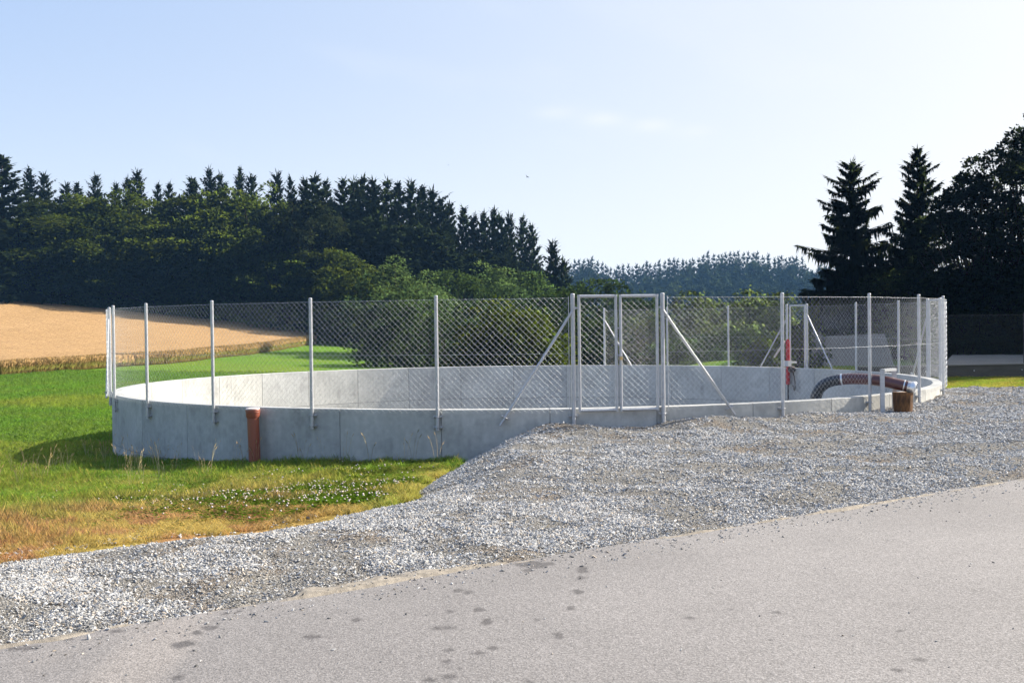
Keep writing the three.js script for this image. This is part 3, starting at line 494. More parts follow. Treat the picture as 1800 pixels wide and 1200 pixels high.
// broadleaf crown: boughs carry rounded clumps, clumps carry leaves
function broadleaf({ seed, H, W, trunk = 0.25, base = 0.12, clumps = 60, leaves = 9000, size = 0.3, colour, lean = 0, flat = 0.62, droop = 0, clumpR = 0.2, sparse = 0.3 }) {
  const q = rng(seed), s = soup(), wood = [], K = [];
  const cy = H * (base + (1 - base) * 0.5), ry = H * (1 - base) * 0.5;
  for (let i = 0; i < clumps; i++) {
    let x, y, z, t = 0; do { x = q() * 2 - 1; y = q() * 2 - 1; z = q() * 2 - 1; t = x * x + y * y + z * z; } while (t > 1 || t < 0.16);
    const far = q() < 0.2, e = Math.pow(t, -0.2) * (far ? 1.12 + 0.2 * q() : 1), wy = 1 - 0.35 * Math.max(0, y) ** 2, irr = 0.82 + 0.36 * q();
    K.push({ x: x * e * W * wy * irr + lean * y, y: cy + y * Math.min(e, 1.15) * ry * (0.82 + 0.2 * q()), z: z * e * W * wy * irr, r: W * clumpR * (0.7 + 0.75 * q()) * (far ? 0.6 : 1), tone: vary(colour, q, 0.38) });
  }
  for (const k of K) if (q() < 0.7) { const f = V(0, H * base * 1.5 + q() * H * 0.2, 0); wood.push(tube(f, V(k.x, k.y - k.r * 0.2, k.z), trunk * 0.22, 4, 0.015)); }
  let tot = 0; for (const k of K) tot += k.r * k.r;
  for (const k of K) {
    const n = Math.round(leaves * k.r * k.r / tot);
    for (let i = 0; i < n; i++) {
      let u = q() * 2 - 1, a = q() * 6.2832, w = Math.sqrt(1 - u * u), dx = w * Math.cos(a), dy = u, dz = w * Math.sin(a);
      if (dy < -0.35 && q() < 0.55) dy = -dy;
      const rr = k.r * (1 - sparse * q() * q() + (q() < 0.12 ? 0.6 * q() : 0)), x = k.x + dx * rr * 1.15, y = k.y + dy * rr * flat, z = k.z + dz * rr * 1.15;
      const lx = dx + (q() - 0.5) * 1.6, ly = dy * 0.5 + (q() - 0.5) * 1.2 - droop, lz = dz + (q() - 0.5) * 1.6;
      leaf(s, x, y, z, lx, ly, lz, dx * 0.5 + (q() - 0.5) * 1.3, 0.7 + dy * 0.5 + (q() - 0.5) * 0.8, dz * 0.5 + (q() - 0.5) * 1.3, size * (0.7 + 0.7 * q()), size * 0.36, vary(k.tone, q, 0.5));
    }
  }
  const tg = new THREE.CylinderGeometry(trunk * 0.35, trunk, H * 0.62, 9, 1); tg.translate(0, H * 0.31 - 0.3, 0);
  return { crown: finish(s), trunk: mergeGeometries([tg, ...wood]) };
}
// spruce: whorls of drooping boughs hung with twigs
function spruce({ seed, H, W, whorls = 22, per = 7, twigs = 16, twig = 0.5, wid = 0.07, colour, droop = 0.35, ragged = 0.3, taper = 0.85, base = 0.05, hang = 0.5, tipUp = 0.25, curtain = 0 }) {
  const q = rng(seed), s = soup(), wood = [];
  for (let k = 0; k < whorls; k++) {
    const t = (k + q() * 0.7) / whorls, y0 = H * (base + (1 - base) * (1 - Math.pow(1 - t, 1.08)) * 0.985), rad = W * Math.pow(1 - t, taper) * (0.72 + 0.55 * q()) + W * 0.04;
    const m = Math.max(3, Math.round(per * (0.6 + 0.4 * (1 - t)))), ph = q() * 6.28;
    for (let b = 0; b < m; b++) {
      const a = ph + b / m * 6.2832 + (q() - 0.5) * 0.7, L = rad * (1 - ragged * q() * 1.1 + (q() < 0.1 ? 0.3 : 0)), ca = Math.cos(a), sa = Math.sin(a), rise = (0.55 * t - droop) * (0.45 + 1.1 * q()), yb = y0 + (q() - 0.5) * H / whorls * 1.5;
      const at_ = (f) => [ca * L * f, yb + L * (rise * f + tipUp * f * f * (0.4 + t)), sa * L * f];
      wood.push([at_(0), at_(0.5), at_(1)]);
      const tone = vary(colour, q, 0.4), n = Math.max(4, Math.round(twigs * (0.35 + L / W)));
      for (let i = 0; i < n; i++) {
        const f = 0.12 + 0.9 * Math.pow(q(), 0.75), [x, y, z] = at_(f), side = q() < 0.5 ? -1 : 1, len = twig * (0.5 + 0.7 * q()) * (1.12 - 0.45 * f) * (0.32 + 0.68 * (1 - t)), sp = 0.55 + q() * 0.8;
        const dx = ca * 0.75 - sa * side * sp, dz = sa * 0.75 + ca * side * sp, dy = -hang * (0.2 + q()) * (1 - 0.7 * t) + (q() < 0.2 ? 0.5 : 0);
        const c = vary(tone, q, 0.35);
        leaf(s, x, y, z, dx, dy, dz, (q() - 0.5) * 0.8, 1, (q() - 0.5) * 0.8, len, wid * (0.7 + 0.6 * q()), c);
        if (q() < hang) leaf(s, x, y + 0.01, z, dx * 0.35, -1, dz * 0.35, ca + q() - 0.5, 0.2, sa + q() - 0.5, len * (0.6 + 0.5 * q()), wid * (0.7 + 0.7 * q()), c);
        if (q() < curtain * (1 - t)) leaf(s, x + (q() - 0.5) * 0.1, y - 0.02, z + (q() - 0.5) * 0.1, dx * 0.2, -1, dz * 0.2, q() - 0.5, 0.1, q() - 0.5, len * (1.1 + 0.8 * q()), wid * (0.45 + 0.4 * q()), c);
      }
      const e = at_(1), l2 = twig * 0.7; leaf(s, e[0] * 0.96, e[1], e[2] * 0.96, ca, 0.05 + t * 0.35, sa, 0, 1, 0, l2 * 0.7, wid * 0.7, tone);
    }
  }
  for (let i = 0; i < 5; i++) { const a = i * 1.26; leaf(s, 0, H * 0.985 - i * 0.012 * H, 0, Math.cos(a) * 0.5, 1, Math.sin(a) * 0.5, Math.cos(a), 0, Math.sin(a), twig * 0.8, wid * 0.5, colour); }
  const tg = [new THREE.CylinderGeometry(0.006 * H * 0.25, 0.014 * H, H * 1.02, 7, 1).translate(0, H * 0.49, 0)];
  if (twigs > 40) for (const [a, b, c] of wood) { tg.push(tube(V(...a), V(...b), 0.022, 3, 0.014), tube(V(...b), V(...c), 0.014, 3, 0.005)); }
  return { crown: finish(s), trunk: mergeGeometries(tg) };
}
function lieUp(g, k) { const n = g.attributes.normal; for (let i = 0; i < n.count; i++) { _n.set(n.getX(i), Math.abs(n.getY(i)), n.getZ(i)).multiplyScalar(k); _n.y += 1; _n.normalize(); n.setXYZ(i, _n.x, _n.y, _n.z); } return g; }
function tree(name, label, category, pos, proto, mat, turn, scale, group) {
  const o = thing(name, label, category, pos, turn, group); part('trunk', proto.trunk, bark, o); part('crown', proto.crown, mat, o); if (scale) o.scale.set(...scale); return o;
}
const NEEDLE = [0.055, 0.085, 0.033], NEARN = [0.125, 0.18, 0.055], BEECH = [0.20, 0.28, 0.04], GREYG = [0.15, 0.20, 0.07], BRIGHT = [0.36, 0.52, 0.04], SHRUB = [0.12, 0.21, 0.055], WILLOW = [0.28, 0.41, 0.12];
const place = (px, topPy, depth, h) => { const p = at(px, topPy, depth); return [p.x, p.y - h, p.z]; };
const tq = rng(2024);

{ // two spruces and the broadleaf trees beyond the slab
  const s1 = spruce({ seed: 11, H: 8.3, W: 2.9, whorls: 34, per: 8, twigs: 95, twig: 0.62, wid: 0.055, colour: NEARN, droop: 0.42, ragged: 0.62, taper: 0.55, base: 0.03, hang: 1, curtain: 0.8 });
  const s2 = spruce({ seed: 23, H: 9.0, W: 3.0, whorls: 36, per: 8, twigs: 88, twig: 0.6, wid: 0.052, colour: NEARN, droop: 0.3, ragged: 0.65, taper: 0.72, base: 0.03, hang: 0.95, curtain: 0.6 });
  let p = place(1497, 283, 49, 8.3); tree('spruce_tree', 'dark ragged spruce with a blunt bushy top beyond the tank', 'tree', p, s1, needles, 0.5);
  p = place(1613, 262, 50, 9.0); tree('spruce_tree', 'tall pointed spruce between the blunt spruce and the broadleaf tree', 'tree', p, s2, needles, 1.2);
  const b1 = broadleaf({ seed: 31, H: 8.2, W: 2.3, trunk: 0.16, base: 0.08, clumps: 190, leaves: 25000, size: 0.15, colour: [0.23, 0.33, 0.12], clumpR: 0.115, sparse: 0.5, flat: 0.8 });
  const b2 = broadleaf({ seed: 37, H: 10.4, W: 2.7, trunk: 0.2, base: 0.08, clumps: 230, leaves: 31000, size: 0.16, colour: [0.23, 0.33, 0.115], clumpR: 0.105, sparse: 0.5, flat: 0.85 });
  p = place(1722, 292, 46, 8.2); tree('broadleaf_tree', 'dark leafy tree right of the pointed spruce', 'tree', p, b1, leafy, 0);
  p = place(1806, 196, 46, 10.4); tree('broadleaf_tree', 'tallest dark broadleaf tree, cut by the right edge of the picture', 'tree', p, b2, leafy, 0.7);
  [[21.5, -36.5, 'dark broadleaf tree beyond the right edge shading the slab'], [26, -38.5, 'dark broadleaf tree further right shading the slab'], [24.5, -42, 'dark broadleaf tree in the row beyond the right edge'], [30, -40, 'dark broadleaf tree at the far end of the shading row']].forEach(([x, z, label], i) => tree('broadleaf_tree', label, 'tree', [x, -0.1, z], b2, leafy, 4 + i));
  [[1985, 215, 44, 'dark broadleaf tree just beyond the right edge of the picture'], [2080, 210, 42, 'dark broadleaf tree further beyond the right edge'], [2180, 205, 40, 'dark broadleaf tree far beyond the right edge']].forEach(([px, py, d, label], i) => tree('broadleaf_tree', label, 'tree', place(px, py, d, 10.4), b2, leafy, 2 + i));
  const hb = broadleaf({ seed: 43, H: 4.2, W: 2.2, trunk: 0.08, base: 0.02, clumps: 80, leaves: 15000, size: 0.13, colour: [0.19, 0.28, 0.075], clumpR: 0.2, flat: 0.8 });
  const list = [[1590, 470, 47, 4.0, 'dense dark shrub under the pointed spruce behind the heap'], [1660, 470, 45.5, 4.2, 'dense dark shrub behind the end of the yard fence'], [1725, 480, 44.5, 4.2, 'dense dark shrub behind the middle of the yard fence'], [1790, 470, 45, 4.4, 'dense dark shrub behind the yard fence at the right edge']];
  const lo = [[1690, 585, 42.4, 1.9, 'low sunlit shrub behind the yard fence near its end post'], [1745, 592, 42.6, 1.7, 'low dim shrub behind the yard fence'], [1790, 580, 42.3, 2.0, 'low sunlit shrub behind the yard fence at the right edge']];
  [...list, ...lo].forEach(([px, py, d, h, label], i) => { const pp = place(px, py, d, h), s = h / 4.2; tree('shrub', label, 'shrub', pp, hb, leafy, i * 1.7, [s * (h < 3 ? 1.3 : 1), s, s * (h < 3 ? 1.3 : 1)], 'shrubs beyond the slab'); });
  // leafy sprigs by the far gate
  const sp = broadleaf({ seed: 47, H: 1.7, W: 0.75, trunk: 0.04, base: 0.02, clumps: 34, leaves: 2600, size: 0.12, colour: BRIGHT, clumpR: 0.25, flat: 0.85, sparse: 0.8 });
  [[1395, 575, 40.5, 2.3, 'bright leafy bush seen through the far gate of the tank'], [1352, 590, 40, 1.7, 'bright low bush left of the red pole'], [1322, 608, 40.5, 1.4, 'small bright bush behind the brace of the far gate'], [1428, 524, 43, 3.2, 'thin leafy sapling rising above the far gate']].forEach(([px, py, d, h, label], i) => { const s = h / 1.7; tree('bush', label, 'bush', place(px, py, d, h), sp, leafy, i * 2.1, [i === 3 ? 0.5 : s, s, i === 3 ? 0.5 : s]); });
}
{ // bushes and small trees in the hollow behind the tank
  const maple = broadleaf({ seed: 51, H: 4.6, W: 2.25, trunk: 0.1, base: 0.02, clumps: 110, leaves: 15000, size: 0.17, colour: BRIGHT, clumpR: 0.2, sparse: 0.6, flat: 0.8 });
  tree('maple_bush', 'bright green rounded maple bush behind the fence left of the gate', 'bush', place(900, 532, 46, 4.6), maple, leafy, 0);
  const ash = broadleaf({ seed: 53, H: 11, W: 3.6, trunk: 0.2, base: 0.04, clumps: 120, leaves: 15000, size: 0.24, colour: [0.23, 0.38, 0.12], clumpR: 0.2, flat: 0.75, sparse: 0.4 });
  const dark = broadleaf({ seed: 57, H: 10, W: 4.2, trunk: 0.2, base: 0.03, clumps: 110, leaves: 13000, size: 0.26, colour: SHRUB, clumpR: 0.2, flat: 0.7 });
  const willow = broadleaf({ seed: 59, H: 6, W: 2.6, trunk: 0.15, base: 0.03, clumps: 90, leaves: 13000, size: 0.2, colour: WILLOW, clumpR: 0.2, flat: 1.1, droop: 0.6 });
  [[700, 453, 98, 12, ash, 1, 'pale grey green tree rising behind the fence at its middle post'], [742, 478, 92, 10, ash, 0.8, 'grey green tree right of the pale tree behind the middle post'], [800, 470, 104, 9, dark, 0.75, 'dim green tree standing before the dark conifers'], [852, 462, 108, 12, ash, 1.05, 'broad green tree above the maple bush'], [915, 470, 112, 11, dark, 0.9, 'dark green tree between the broad tree and the lone spruce'], [738, 515, 78, 8.5, dark, 0.6, 'dark shrubby tree at the end of the green field'], [790, 545, 72, 7.5, dark, 0.6, 'dark shrubby tree right of the middle fence post'], [850, 520, 80, 8.5, dark, 0.7, 'dark shrubby tree left of the maple bush'], [960, 505, 84, 9.5, dark, 0.65, 'dark tree behind the left gate post'], [1045, 482, 95, 11.5, dark, 0.8, 'green tree standing above the double gate'], [1120, 512, 80, 9, dark, 0.7, 'dark green tree behind the right gate leaf'], [1010, 545, 66, 7, dark, 0.65, 'dark shrub behind the left gate leaf'], [1085, 550, 64, 7, dark, 0.6, 'dark shrub behind the middle of the gate'], [1150, 565, 60, 6, willow, 0.7, 'grey green shrub behind the right gate post'], [1226, 529, 62, 6.6, willow, 0.95, 'light green willow bush right of the double gate'], [1313, 528, 63, 6.6, willow, 0.85, 'light green willow bush behind the far fence post'], [1358, 530, 64, 6.4, willow, 0.7, 'light green willow bush left of the far gate'], [1268, 575, 58, 5, dark, 0.62, 'dark shrub between the light green willow bushes'], [1190, 590, 57, 4.5, dark, 0.6, 'dark low shrub under the light green willow bush'], [690, 572, 92, 6, dark, 0.55, 'dark low shrub where the field meets the wood']]
    .forEach(([px, py, d, h, proto, sc, label], i) => { const H = proto === ash ? 11 : proto === dark ? 10 : 6, s = h / H, w = sc * (proto === ash ? 1 : 1); tree(proto === willow ? 'willow_bush' : 'small_tree', label, proto === willow ? 'bush' : 'tree', place(px, py, d, h), proto, leafy, i * 1.37, [Math.max(s, w), s, Math.max(s, w)], 'trees and bushes in the hollow'); });
}
{ // the wood on the left: beeches at its front, conifers behind
  const beech = [61, 63, 67].map((seed) => broadleaf({ seed, H: 15, W: 6.2, trunk: 0.35, base: 0.0, clumps: 78, leaves: 20000, size: 0.42, colour: BEECH, clumpR: 0.24, flat: 0.7, sparse: 0.28 }));
  const birch = broadleaf({ seed: 71, H: 15, W: 4.8, trunk: 0.25, base: 0.03, clumps: 110, leaves: 14000, size: 0.36, colour: GREYG, clumpR: 0.19, flat: 0.8, sparse: 0.45, droop: 0.3 });
  const ground = (x, z) => land(x, z) - 0.2;
  const wood = (px, py, d, proto, w, label, nm = 'beech_tree') => { const t = at(px, py, d), g = ground(t.x, t.z), s = (t.y - g) / 15; tree(nm, label, 'tree', [t.x, g, t.z], proto, leafy, tq() * 6.28, [w, s, w], 'broadleaf trees along the wheat field'); };
  const where = ['at the left edge of the picture', 'second from the left edge', 'under the lone pointed conifer', 'under the twin-topped conifer', 'with a rounded crown under the conifers', 'before the conifer pair', 'beside the grey green birch'];
  [[-40, 400, 137], [62, 352, 138], [150, 352, 139], [232, 333, 138], [315, 346, 138], [395, 342, 139], [465, 338, 138]].forEach(([px, py, d], i) => wood(px, py, d, beech[i % 3], 0.95 + tq() * 0.2, `tall beech ${where[i]}`));
  const fr = ['low leafy beech at the left edge of the wheat', 'low leafy beech behind the wheat left of the fence', 'low leafy beech above the left end of the fence', 'low leafy beech above the second fence post', 'low leafy beech above the third fence post', 'low leafy beech before the grey green birch'];
  [[20, 392, 132], [105, 385, 133], [195, 392, 132], [280, 395, 133], [360, 385, 132], [440, 400, 131]].forEach(([px, py, d], i) => wood(px, py, d, beech[(i + 1) % 3], 0.85 + tq() * 0.2, fr[i]));
  wood(535, 352, 128, birch, 0.95, 'tall grey green birch at the end of the wheat field', 'birch_tree');
  wood(585, 440, 124, beech[1], 0.8, 'dark beech right of the grey green birch');
  wood(500, 440, 126, beech[2], 0.75, 'dark beech at the tip of the wheat field');
  wood(625, 470, 118, beech[0], 0.7, 'dark beech above the end of the green field');
  const con = [81, 83, 87, 89].map((seed, i) => spruce({ seed, H: 20, W: 5.0 + (i % 2) * 0.8, whorls: 36, per: 8, twigs: 26, twig: 1.5, wid: 0.2, colour: NEEDLE, droop: 0.3, ragged: 0.45, taper: 0.72, base: 0.06, hang: 0.7 }));
  const conifer = (px, py, d, w, label) => { const t = at(px, py, d), g = Math.min(ground(t.x, t.z), t.y - 9), s = (t.y - g) / 20; tree('conifer', label, 'tree', [t.x, g, t.z], con[Math.floor(tq() * 4)], needles, tq() * 6.28, [w, s, w], 'conifers of the wood'); };
  const left = [[2, 272, 128, 1.25, 'tall dark conifer at the left edge of the picture'], [50, 296, 150, 0.75, 'dense conifer right of the tall one at the left edge'], [77, 304, 151, 0.75, 'sparse conifer beside the dense one at the left'], [115, 322, 154, 0.7, 'low conifer top between the sparse conifer and the lone one'], [135, 322, 155, 0.7, 'low rounded conifer top left of the lone pointed conifer'], [167, 307, 152, 0.65, 'lone pointed conifer above the beeches'], [203, 322, 155, 0.6, 'small conifer top right of the lone pointed conifer'], [224, 312, 152, 0.55, 'left top of the twin-topped conifer'], [240, 299, 152, 0.7, 'taller twin-topped conifer above the rounded beech'], [277, 322, 154, 0.55, 'small conifer top right of the twin-topped conifer'], [297, 321, 155, 0.6, 'grey conifer top left of the broad pine'], [338, 313, 152, 1.0, 'broad rounded conifer left of the conifer pair'], [367, 296, 151, 0.7, 'taller left conifer of a close pair'], [386, 305, 152, 0.7, 'right conifer of a close pair'], [421, 296, 151, 0.65, 'tall narrow conifer right of the close pair'], [441, 307, 152, 0.75, 'spreading conifer beside the tall narrow one'], [486, 303, 150, 0.75, 'bushy conifer above the grey green birch'], [510, 312, 151, 0.65, 'conifer right above the birch crown']];
  left.forEach(([px, py, d, w, l]) => conifer(px, py, d, w, l));
  const top = [[535, 316, 0.8], [552, 308, 0.9], [572, 318, 0.8], [603, 317, 0.9], [622, 314, 0.85], [637, 310, 0.9], [655, 316, 0.85], [680, 314, 0.9], [700, 322, 0.85], [722, 318, 0.9], [741, 330, 0.85], [760, 333, 0.9], [775, 350, 0.8], [790, 358, 0.7], [815, 365, 0.75], [833, 378, 0.7], [850, 374, 0.7], [868, 368, 0.8], [880, 378, 0.75], [895, 377, 0.75], [918, 382, 0.75], [934, 396, 0.75]];
  top.forEach(([px, py, w], i) => conifer(px, py, 134 + i * 0.7 + (i % 3) * 3, w * (0.95 + tq() * 0.35), `${ordinal(i)} dark conifer from the left in the sloping skyline row`));
  for (let i = 0; i < 26; i++) conifer(545 + i * 15 + tq() * 10, 340 + i * 4.2 + tq() * 40, 128 + tq() * 5, 0.8 + tq() * 0.3, `${ordinal(i)} lower conifer from the left before the sloping skyline row`);
  conifer(972, 425, 128, 0.8, 'lone spruce at the right end of the dark wood'); conifer(990, 455, 127, 0.62, 'short spruce right of the lone spruce');
  // dark interior of the wood
  const ms = [], cs = [], q = rng(404); for (let i = 0; i < 170; i++) { const px = -130 + q() * 760, d = 156 + q() * 40, t = at(px, 360 + q() * 60, d), g = ground(t.x, t.z); ms.push(new THREE.Matrix4().compose(V(t.x, g, t.z), new THREE.Quaternion().setFromAxisAngle(V(0, 1, 0), q() * 6.28), V(0.9, (t.y - g) / 20, 0.9))); }
  stuff('wood_interior', con[1].crown, needles, 'dark interior of the wood behind the beeches', 'wood', ms);
}
{ // the hazy ridge
  const q = rng(808), cr = [91, 93, 97].map((seed) => spruce({ seed, H: 24, W: 6.0, whorls: 20, per: 7, twigs: 11, twig: 2.6, wid: 0.5, colour: [0.045, 0.07, 0.035], droop: 0.3, ragged: 0.4, taper: 0.8, base: 0.08, hang: 0.4, tipUp: 0.2 }));
  const prof = [[930, 440], [1000, 462], [1022, 452], [1042, 451], [1070, 472], [1100, 466], [1130, 464], [1180, 452], [1210, 455], [1250, 443], [1310, 444], [1360, 449], [1405, 452], [1470, 450], [1560, 448]];
  const py = (px) => { for (let i = 0; i < prof.length - 1; i++) if (px <= prof[i + 1][0]) return mix(prof[i][1], prof[i + 1][1], (px - prof[i][0]) / (prof[i + 1][0] - prof[i][0])); return 450; };
  let nth = 0; for (let px = 1003; px < 1412; px += 5.5 + q() * 5) { const t = at(px, py(px) + q() * 9 - 2, 545 + q() * 40), g = t.y - 22 - q() * 5; tree('ridge_conifer', `${ordinal(nth++)} hazy conifer from the left on the distant ridge skyline`, 'tree', [t.x, g, t.z], cr[Math.floor(q() * 3)], needles, q() * 6.28, [0.75 + q() * 0.35, (t.y - g) / 24, 0.75 + q() * 0.35], 'conifers on the distant ridge'); }
  const ms = [[], [], []];
  for (let i = 0; i < 950; i++) { const px = 930 + q() * 640, row = q(), d = 540 - row * 110, t = at(px, py(px) + 12 + row * 62 + q() * 12, d), h = 20 + q() * 6; ms[i % 3].push(new THREE.Matrix4().compose(V(t.x, t.y - h, t.z), new THREE.Quaternion().setFromAxisAngle(V(0, 1, 0), q() * 6.28), V(0.9 + q() * 0.3, h / 24, 0.9 + q() * 0.3))); }
  cr.forEach((c, i) => stuff('ridge_wood', c.crown, needles, 'hazy conifer wood covering the distant ridge', 'wood', ms[i]));
  const pale = broadleaf({ seed: 99, H: 20, W: 4.5, trunk: 0.3, clumps: 60, leaves: 1500, size: 1.2, colour: [0.12, 0.17, 0.08], clumpR: 0.24, flat: 0.8 });
  [[1280, 478, 520, 0.45, 1, 'slim pale tree on the hazy ridge'], [1326, 460, 530, 0.8, 0.9, 'pale round crown on the hazy ridge'], [1212, 470, 525, 0.6, 0.8, 'small pale crown left on the hazy ridge'], [1185, 500, 450, 0.8, 0.9, 'pale crown low on the hazy ridge']].forEach(([px, y, d, w, h, label]) => { const t = at(px, y, d); tree('ridge_tree', label, 'tree', [t.x, t.y - 20 * h, t.z], pale, leafy, 0, [w, h, w]); });
}

// ───────── wheat ─────────
{
  const near = [[-70, 34], [-48, 46], [-27.5, 61], [-22.6, 75], [-20.6, 92], [-20.2, 110], [-20.3, 117]];   // x, depth of the field's near edge
  const edge = (t) => { const f = t * (near.length - 1), i = Math.min(near.length - 2, Math.floor(f)); return [mix(near[i][0], near[i + 1][0], f - i), mix(near[i][1], near[i + 1][1], f - i)]; };
  const T = range(0, 1, 1 / 260), U = range(0, 1, 1 / 130);
  const far = (t) => [mix(-150, -22.5, Math.pow(t, 0.8)), mix(120, 131, t)];
  const g = sheet(T, U, (t, u) => { const a = edge(t), b = far(t), w = Math.pow(u, 1.5), x = mix(a[0], b[0], w), d = mix(a[1], b[1], w); const n = u < 0.004 ? -0.45 : (fbm(x * 0.5 + 60, d * 0.5, 3) - 0.5) * 0.12; return [x, land(x, -d) + 0.72 + n, -d]; },
    (x, z) => mix3([0.50, 0.33, 0.17], [0.56, 0.375, 0.20], fbm(x * 0.25 + 30, z * 0.08 + 90, 3)).map((v, i) => v * (0.92 + 0.16 * fbm(x * 1.1, z * 1.1 + 200, 2))));
  structure('wheat_field', g, wheatTop, 'ripe golden wheat field rising to the wood');
  // stalks along the edge and ears standing out of the top
  const q = rng(66), mk = (H, n, spread, ear) => { const s = soup(); for (let i = 0; i < n; i++) { const x = (q() - 0.5) * spread, z = (q() - 0.5) * spread, h = H * (0.75 + 0.4 * q()), lx = (q() - 0.5) * 0.3, lz = (q() - 0.5) * 0.3; leaf(s, x, 0, z, lx, 1, lz, q() - 0.5, 0, q() - 0.5, h, 0.012, [0.50, 0.38, 0.13]); leaf(s, x + lx * h * 0.8, h * 0.78, z + lz * h * 0.8, lx * 2, 1, lz * 2, q() - 0.5, 0, q() - 0.5, 0.16, ear, [0.72, 0.48, 0.2]); if (q() < 0.5) leaf(s, x, h * 0.3, z, q() - 0.5, 0.8, q() - 0.5, 0, 0.3, 1, 0.35, 0.014, [0.34, 0.34, 0.07]); } return lieUp(finish(s), 0.6); };
  const tuft = mk(0.78, 14, 0.3, 0.022), ms = [];
  for (let i = 0; i < 9500; i++) { const [x, d] = edge(0.1 + 0.9 * q()), k = Math.pow(q(), 1.5) * 0.9, X = x - k * 0.55 + (fbm(d * 0.3, 4, 2) - 0.5) * 0.5, D = d + k; ms.push(new THREE.Matrix4().compose(V(X, land(X, -D) - 0.03, -D), new THREE.Quaternion().setFromAxisAngle(V(0, 1, 0), q() * 6.28), V(1, 0.8 + 0.3 * q(), 1))); }
  stuff('wheat_stalks', tuft, blade, 'brown and golden wheat stalks along the edge of the field', 'wheat', ms);
}

// ───────── grass, clover, stones ─────────
const inView = (x, z, m) => { const d = -z; return d > 3 && Math.abs(x / d) < 0.45 + m; };
{
  const q = rng(71);
  const tuftGeo = (n, H, w, spread, bend) => { const s = soup(), r = rng(n * 31 + Math.round(H * 1000)); for (let i = 0; i < n; i++) { const a = r() * 6.28, x = (r() - 0.5) * spread, z = (r() - 0.5) * spread, h = H * (0.5 + 0.7 * r()), b = bend * (0.3 + r()), dx = Math.cos(a) * b, dz = Math.sin(a) * b, k = 0.85 + r() * 0.3; leaf(s, x, -0.005, z, dx * 0.6, 1, dz * 0.6, -Math.sin(a) + (r() - .5), 0.2, Math.cos(a), h * 0.7, w, [k, k, k * 0.95]); leaf(s, x + dx * 0.6 * h * 0.42, h * 0.42, z + dz * 0.6 * h * 0.42, dx * 1.5, 0.8, dz * 1.5, -Math.sin(a), 0.2, Math.cos(a), h * 0.62, w * 0.75, [k, k, k * 0.95]); } return lieUp(finish(s), 0.5); };
  const A = tuftGeo(12, 0.10, 0.0028, 0.10, 0.5), B = tuftGeo(14, 0.075, 0.004, 0.16, 0.9), C = tuftGeo(12, 0.13, 0.010, 0.32, 0.5);
  const M = (x, y, z, s, sy = s) => new THREE.Matrix4().compose(V(x, y, z), new THREE.Quaternion().setFromAxisAngle(V(0, 1, 0), q() * 6.28), V(s, sy, s));
  const ma = [], ca = [], mb = [], cb = [], mc = [], cc = [];
  let guard = 0;
  while (ma.length < 62000 && guard++ < 600000) {
    const d = 6 + Math.pow(q(), 0.8) * 21, x = -d * (0.03 + 0.6 * q()), z = -d; if (!inView(x, z, 0.14) || inTank(x, z, 0.03)) continue;
    const sv = sVerge(x, z) + (fbm(x * 3, z * 3, 2) - 0.5) * 0.5; if (sv > 0.02 || land(x, z) < gravelHeight(x, z) - 0.01) continue;
    const c = swardColour(x, z), j = vary(c, q, 0.55), k = q() < 0.18 ? mix3(j, STRAW, 0.6) : j, near = ss(2.5, 0, -sv) * ss(-1, -3, x);
    if (q() < near * 0.62 * ss(0.35, 0.6, fbm(x * 1.3 + 70, z * 1.3, 3) + 0.1)) continue;
    const y = land(x, z), s = (0.7 + 0.7 * q()) * (1 - 0.45 * near), col = rgb(...k.map((v) => v * 1.6));
    if (q() < 0.5) { ma.push(M(x, y, z, s, s * (0.8 + 0.9 * q() * ss(0.3, 0.7, fbm(x * 1.5, z * 1.5 + 11, 2))))); ca.push(col); } else { mb.push(M(x, y, z, s)); cb.push(col); }
  }
  stuff('rough_grass', A, blade, 'rough grass with dry and green blades before the tank', 'grass', ma, ca);
  stuff('short_grass', B, blade, 'short spreading grass before the tank', 'grass', mb, cb);
  guard = 0;
  while (mc.length < 45000 && guard++ < 600000) {
    const d = 20 + Math.pow(q(), 1.3) * 46, x = -d * (q() * 0.75 - 0.08), z = -d; if (!inView(x, z, 0.12) || inTank(x, z, 0.1)) continue;
    const xe = d < 46 ? -99 : d < 61 ? -48 + (d - 46) * 1.37 : d < 75 ? -27.5 + (d - 61) * 0.35 : -22; if (x < xe && d > 46) continue;
    const c = swardColour(x, z); mc.push(M(x, land(x, z), z, 0.8 + 0.6 * q(), 0.6 + 0.6 * q())); cc.push(rgb(...vary(c, q, 0.35).map((v) => v * 1.3)));
  }
  stuff('meadow_grass', C, blade, 'green meadow grass between the tank and the wheat', 'grass', mc, cc);
  const mr = [], cr = []; guard = 0;
  while (mr.length < 5000 && guard++ < 90000) { const x = 8.5 + q() * 9, z = -25 - q() * 8, sR = z + 25.79 + (x - 9.81) * 0.577; if (sR > -0.25 + (q() - 0.5) * 0.5 || z < -31.5 || inTank(x, z, 0.1)) continue; mr.push(M(x, land(x, z), z, 0.8 + 0.7 * q())); cr.push(rgb(...vary(swardColour(x, z), q, 0.5).map((v) => v * 1.4))); }
  stuff('yard_grass', B, blade, 'yellow green grass strip before the low wall at right', 'grass', mr, cr);
  // clover: leaves and flower heads
  const cl = soup(), r = rng(5); for (let i = 0; i < 9; i++) { const x = (r() - 0.5) * 0.13, z = (r() - 0.5) * 0.13, h = 0.03 + r() * 0.04, a = r() * 6.28; for (let k = 0; k < 3; k++) { const b = a + k * 2.09; leaf(cl, x, h, z, Math.cos(b), 0.15, Math.sin(b), 0, 1, 0, 0.022, 0.010, [1, 1, 1]); } }
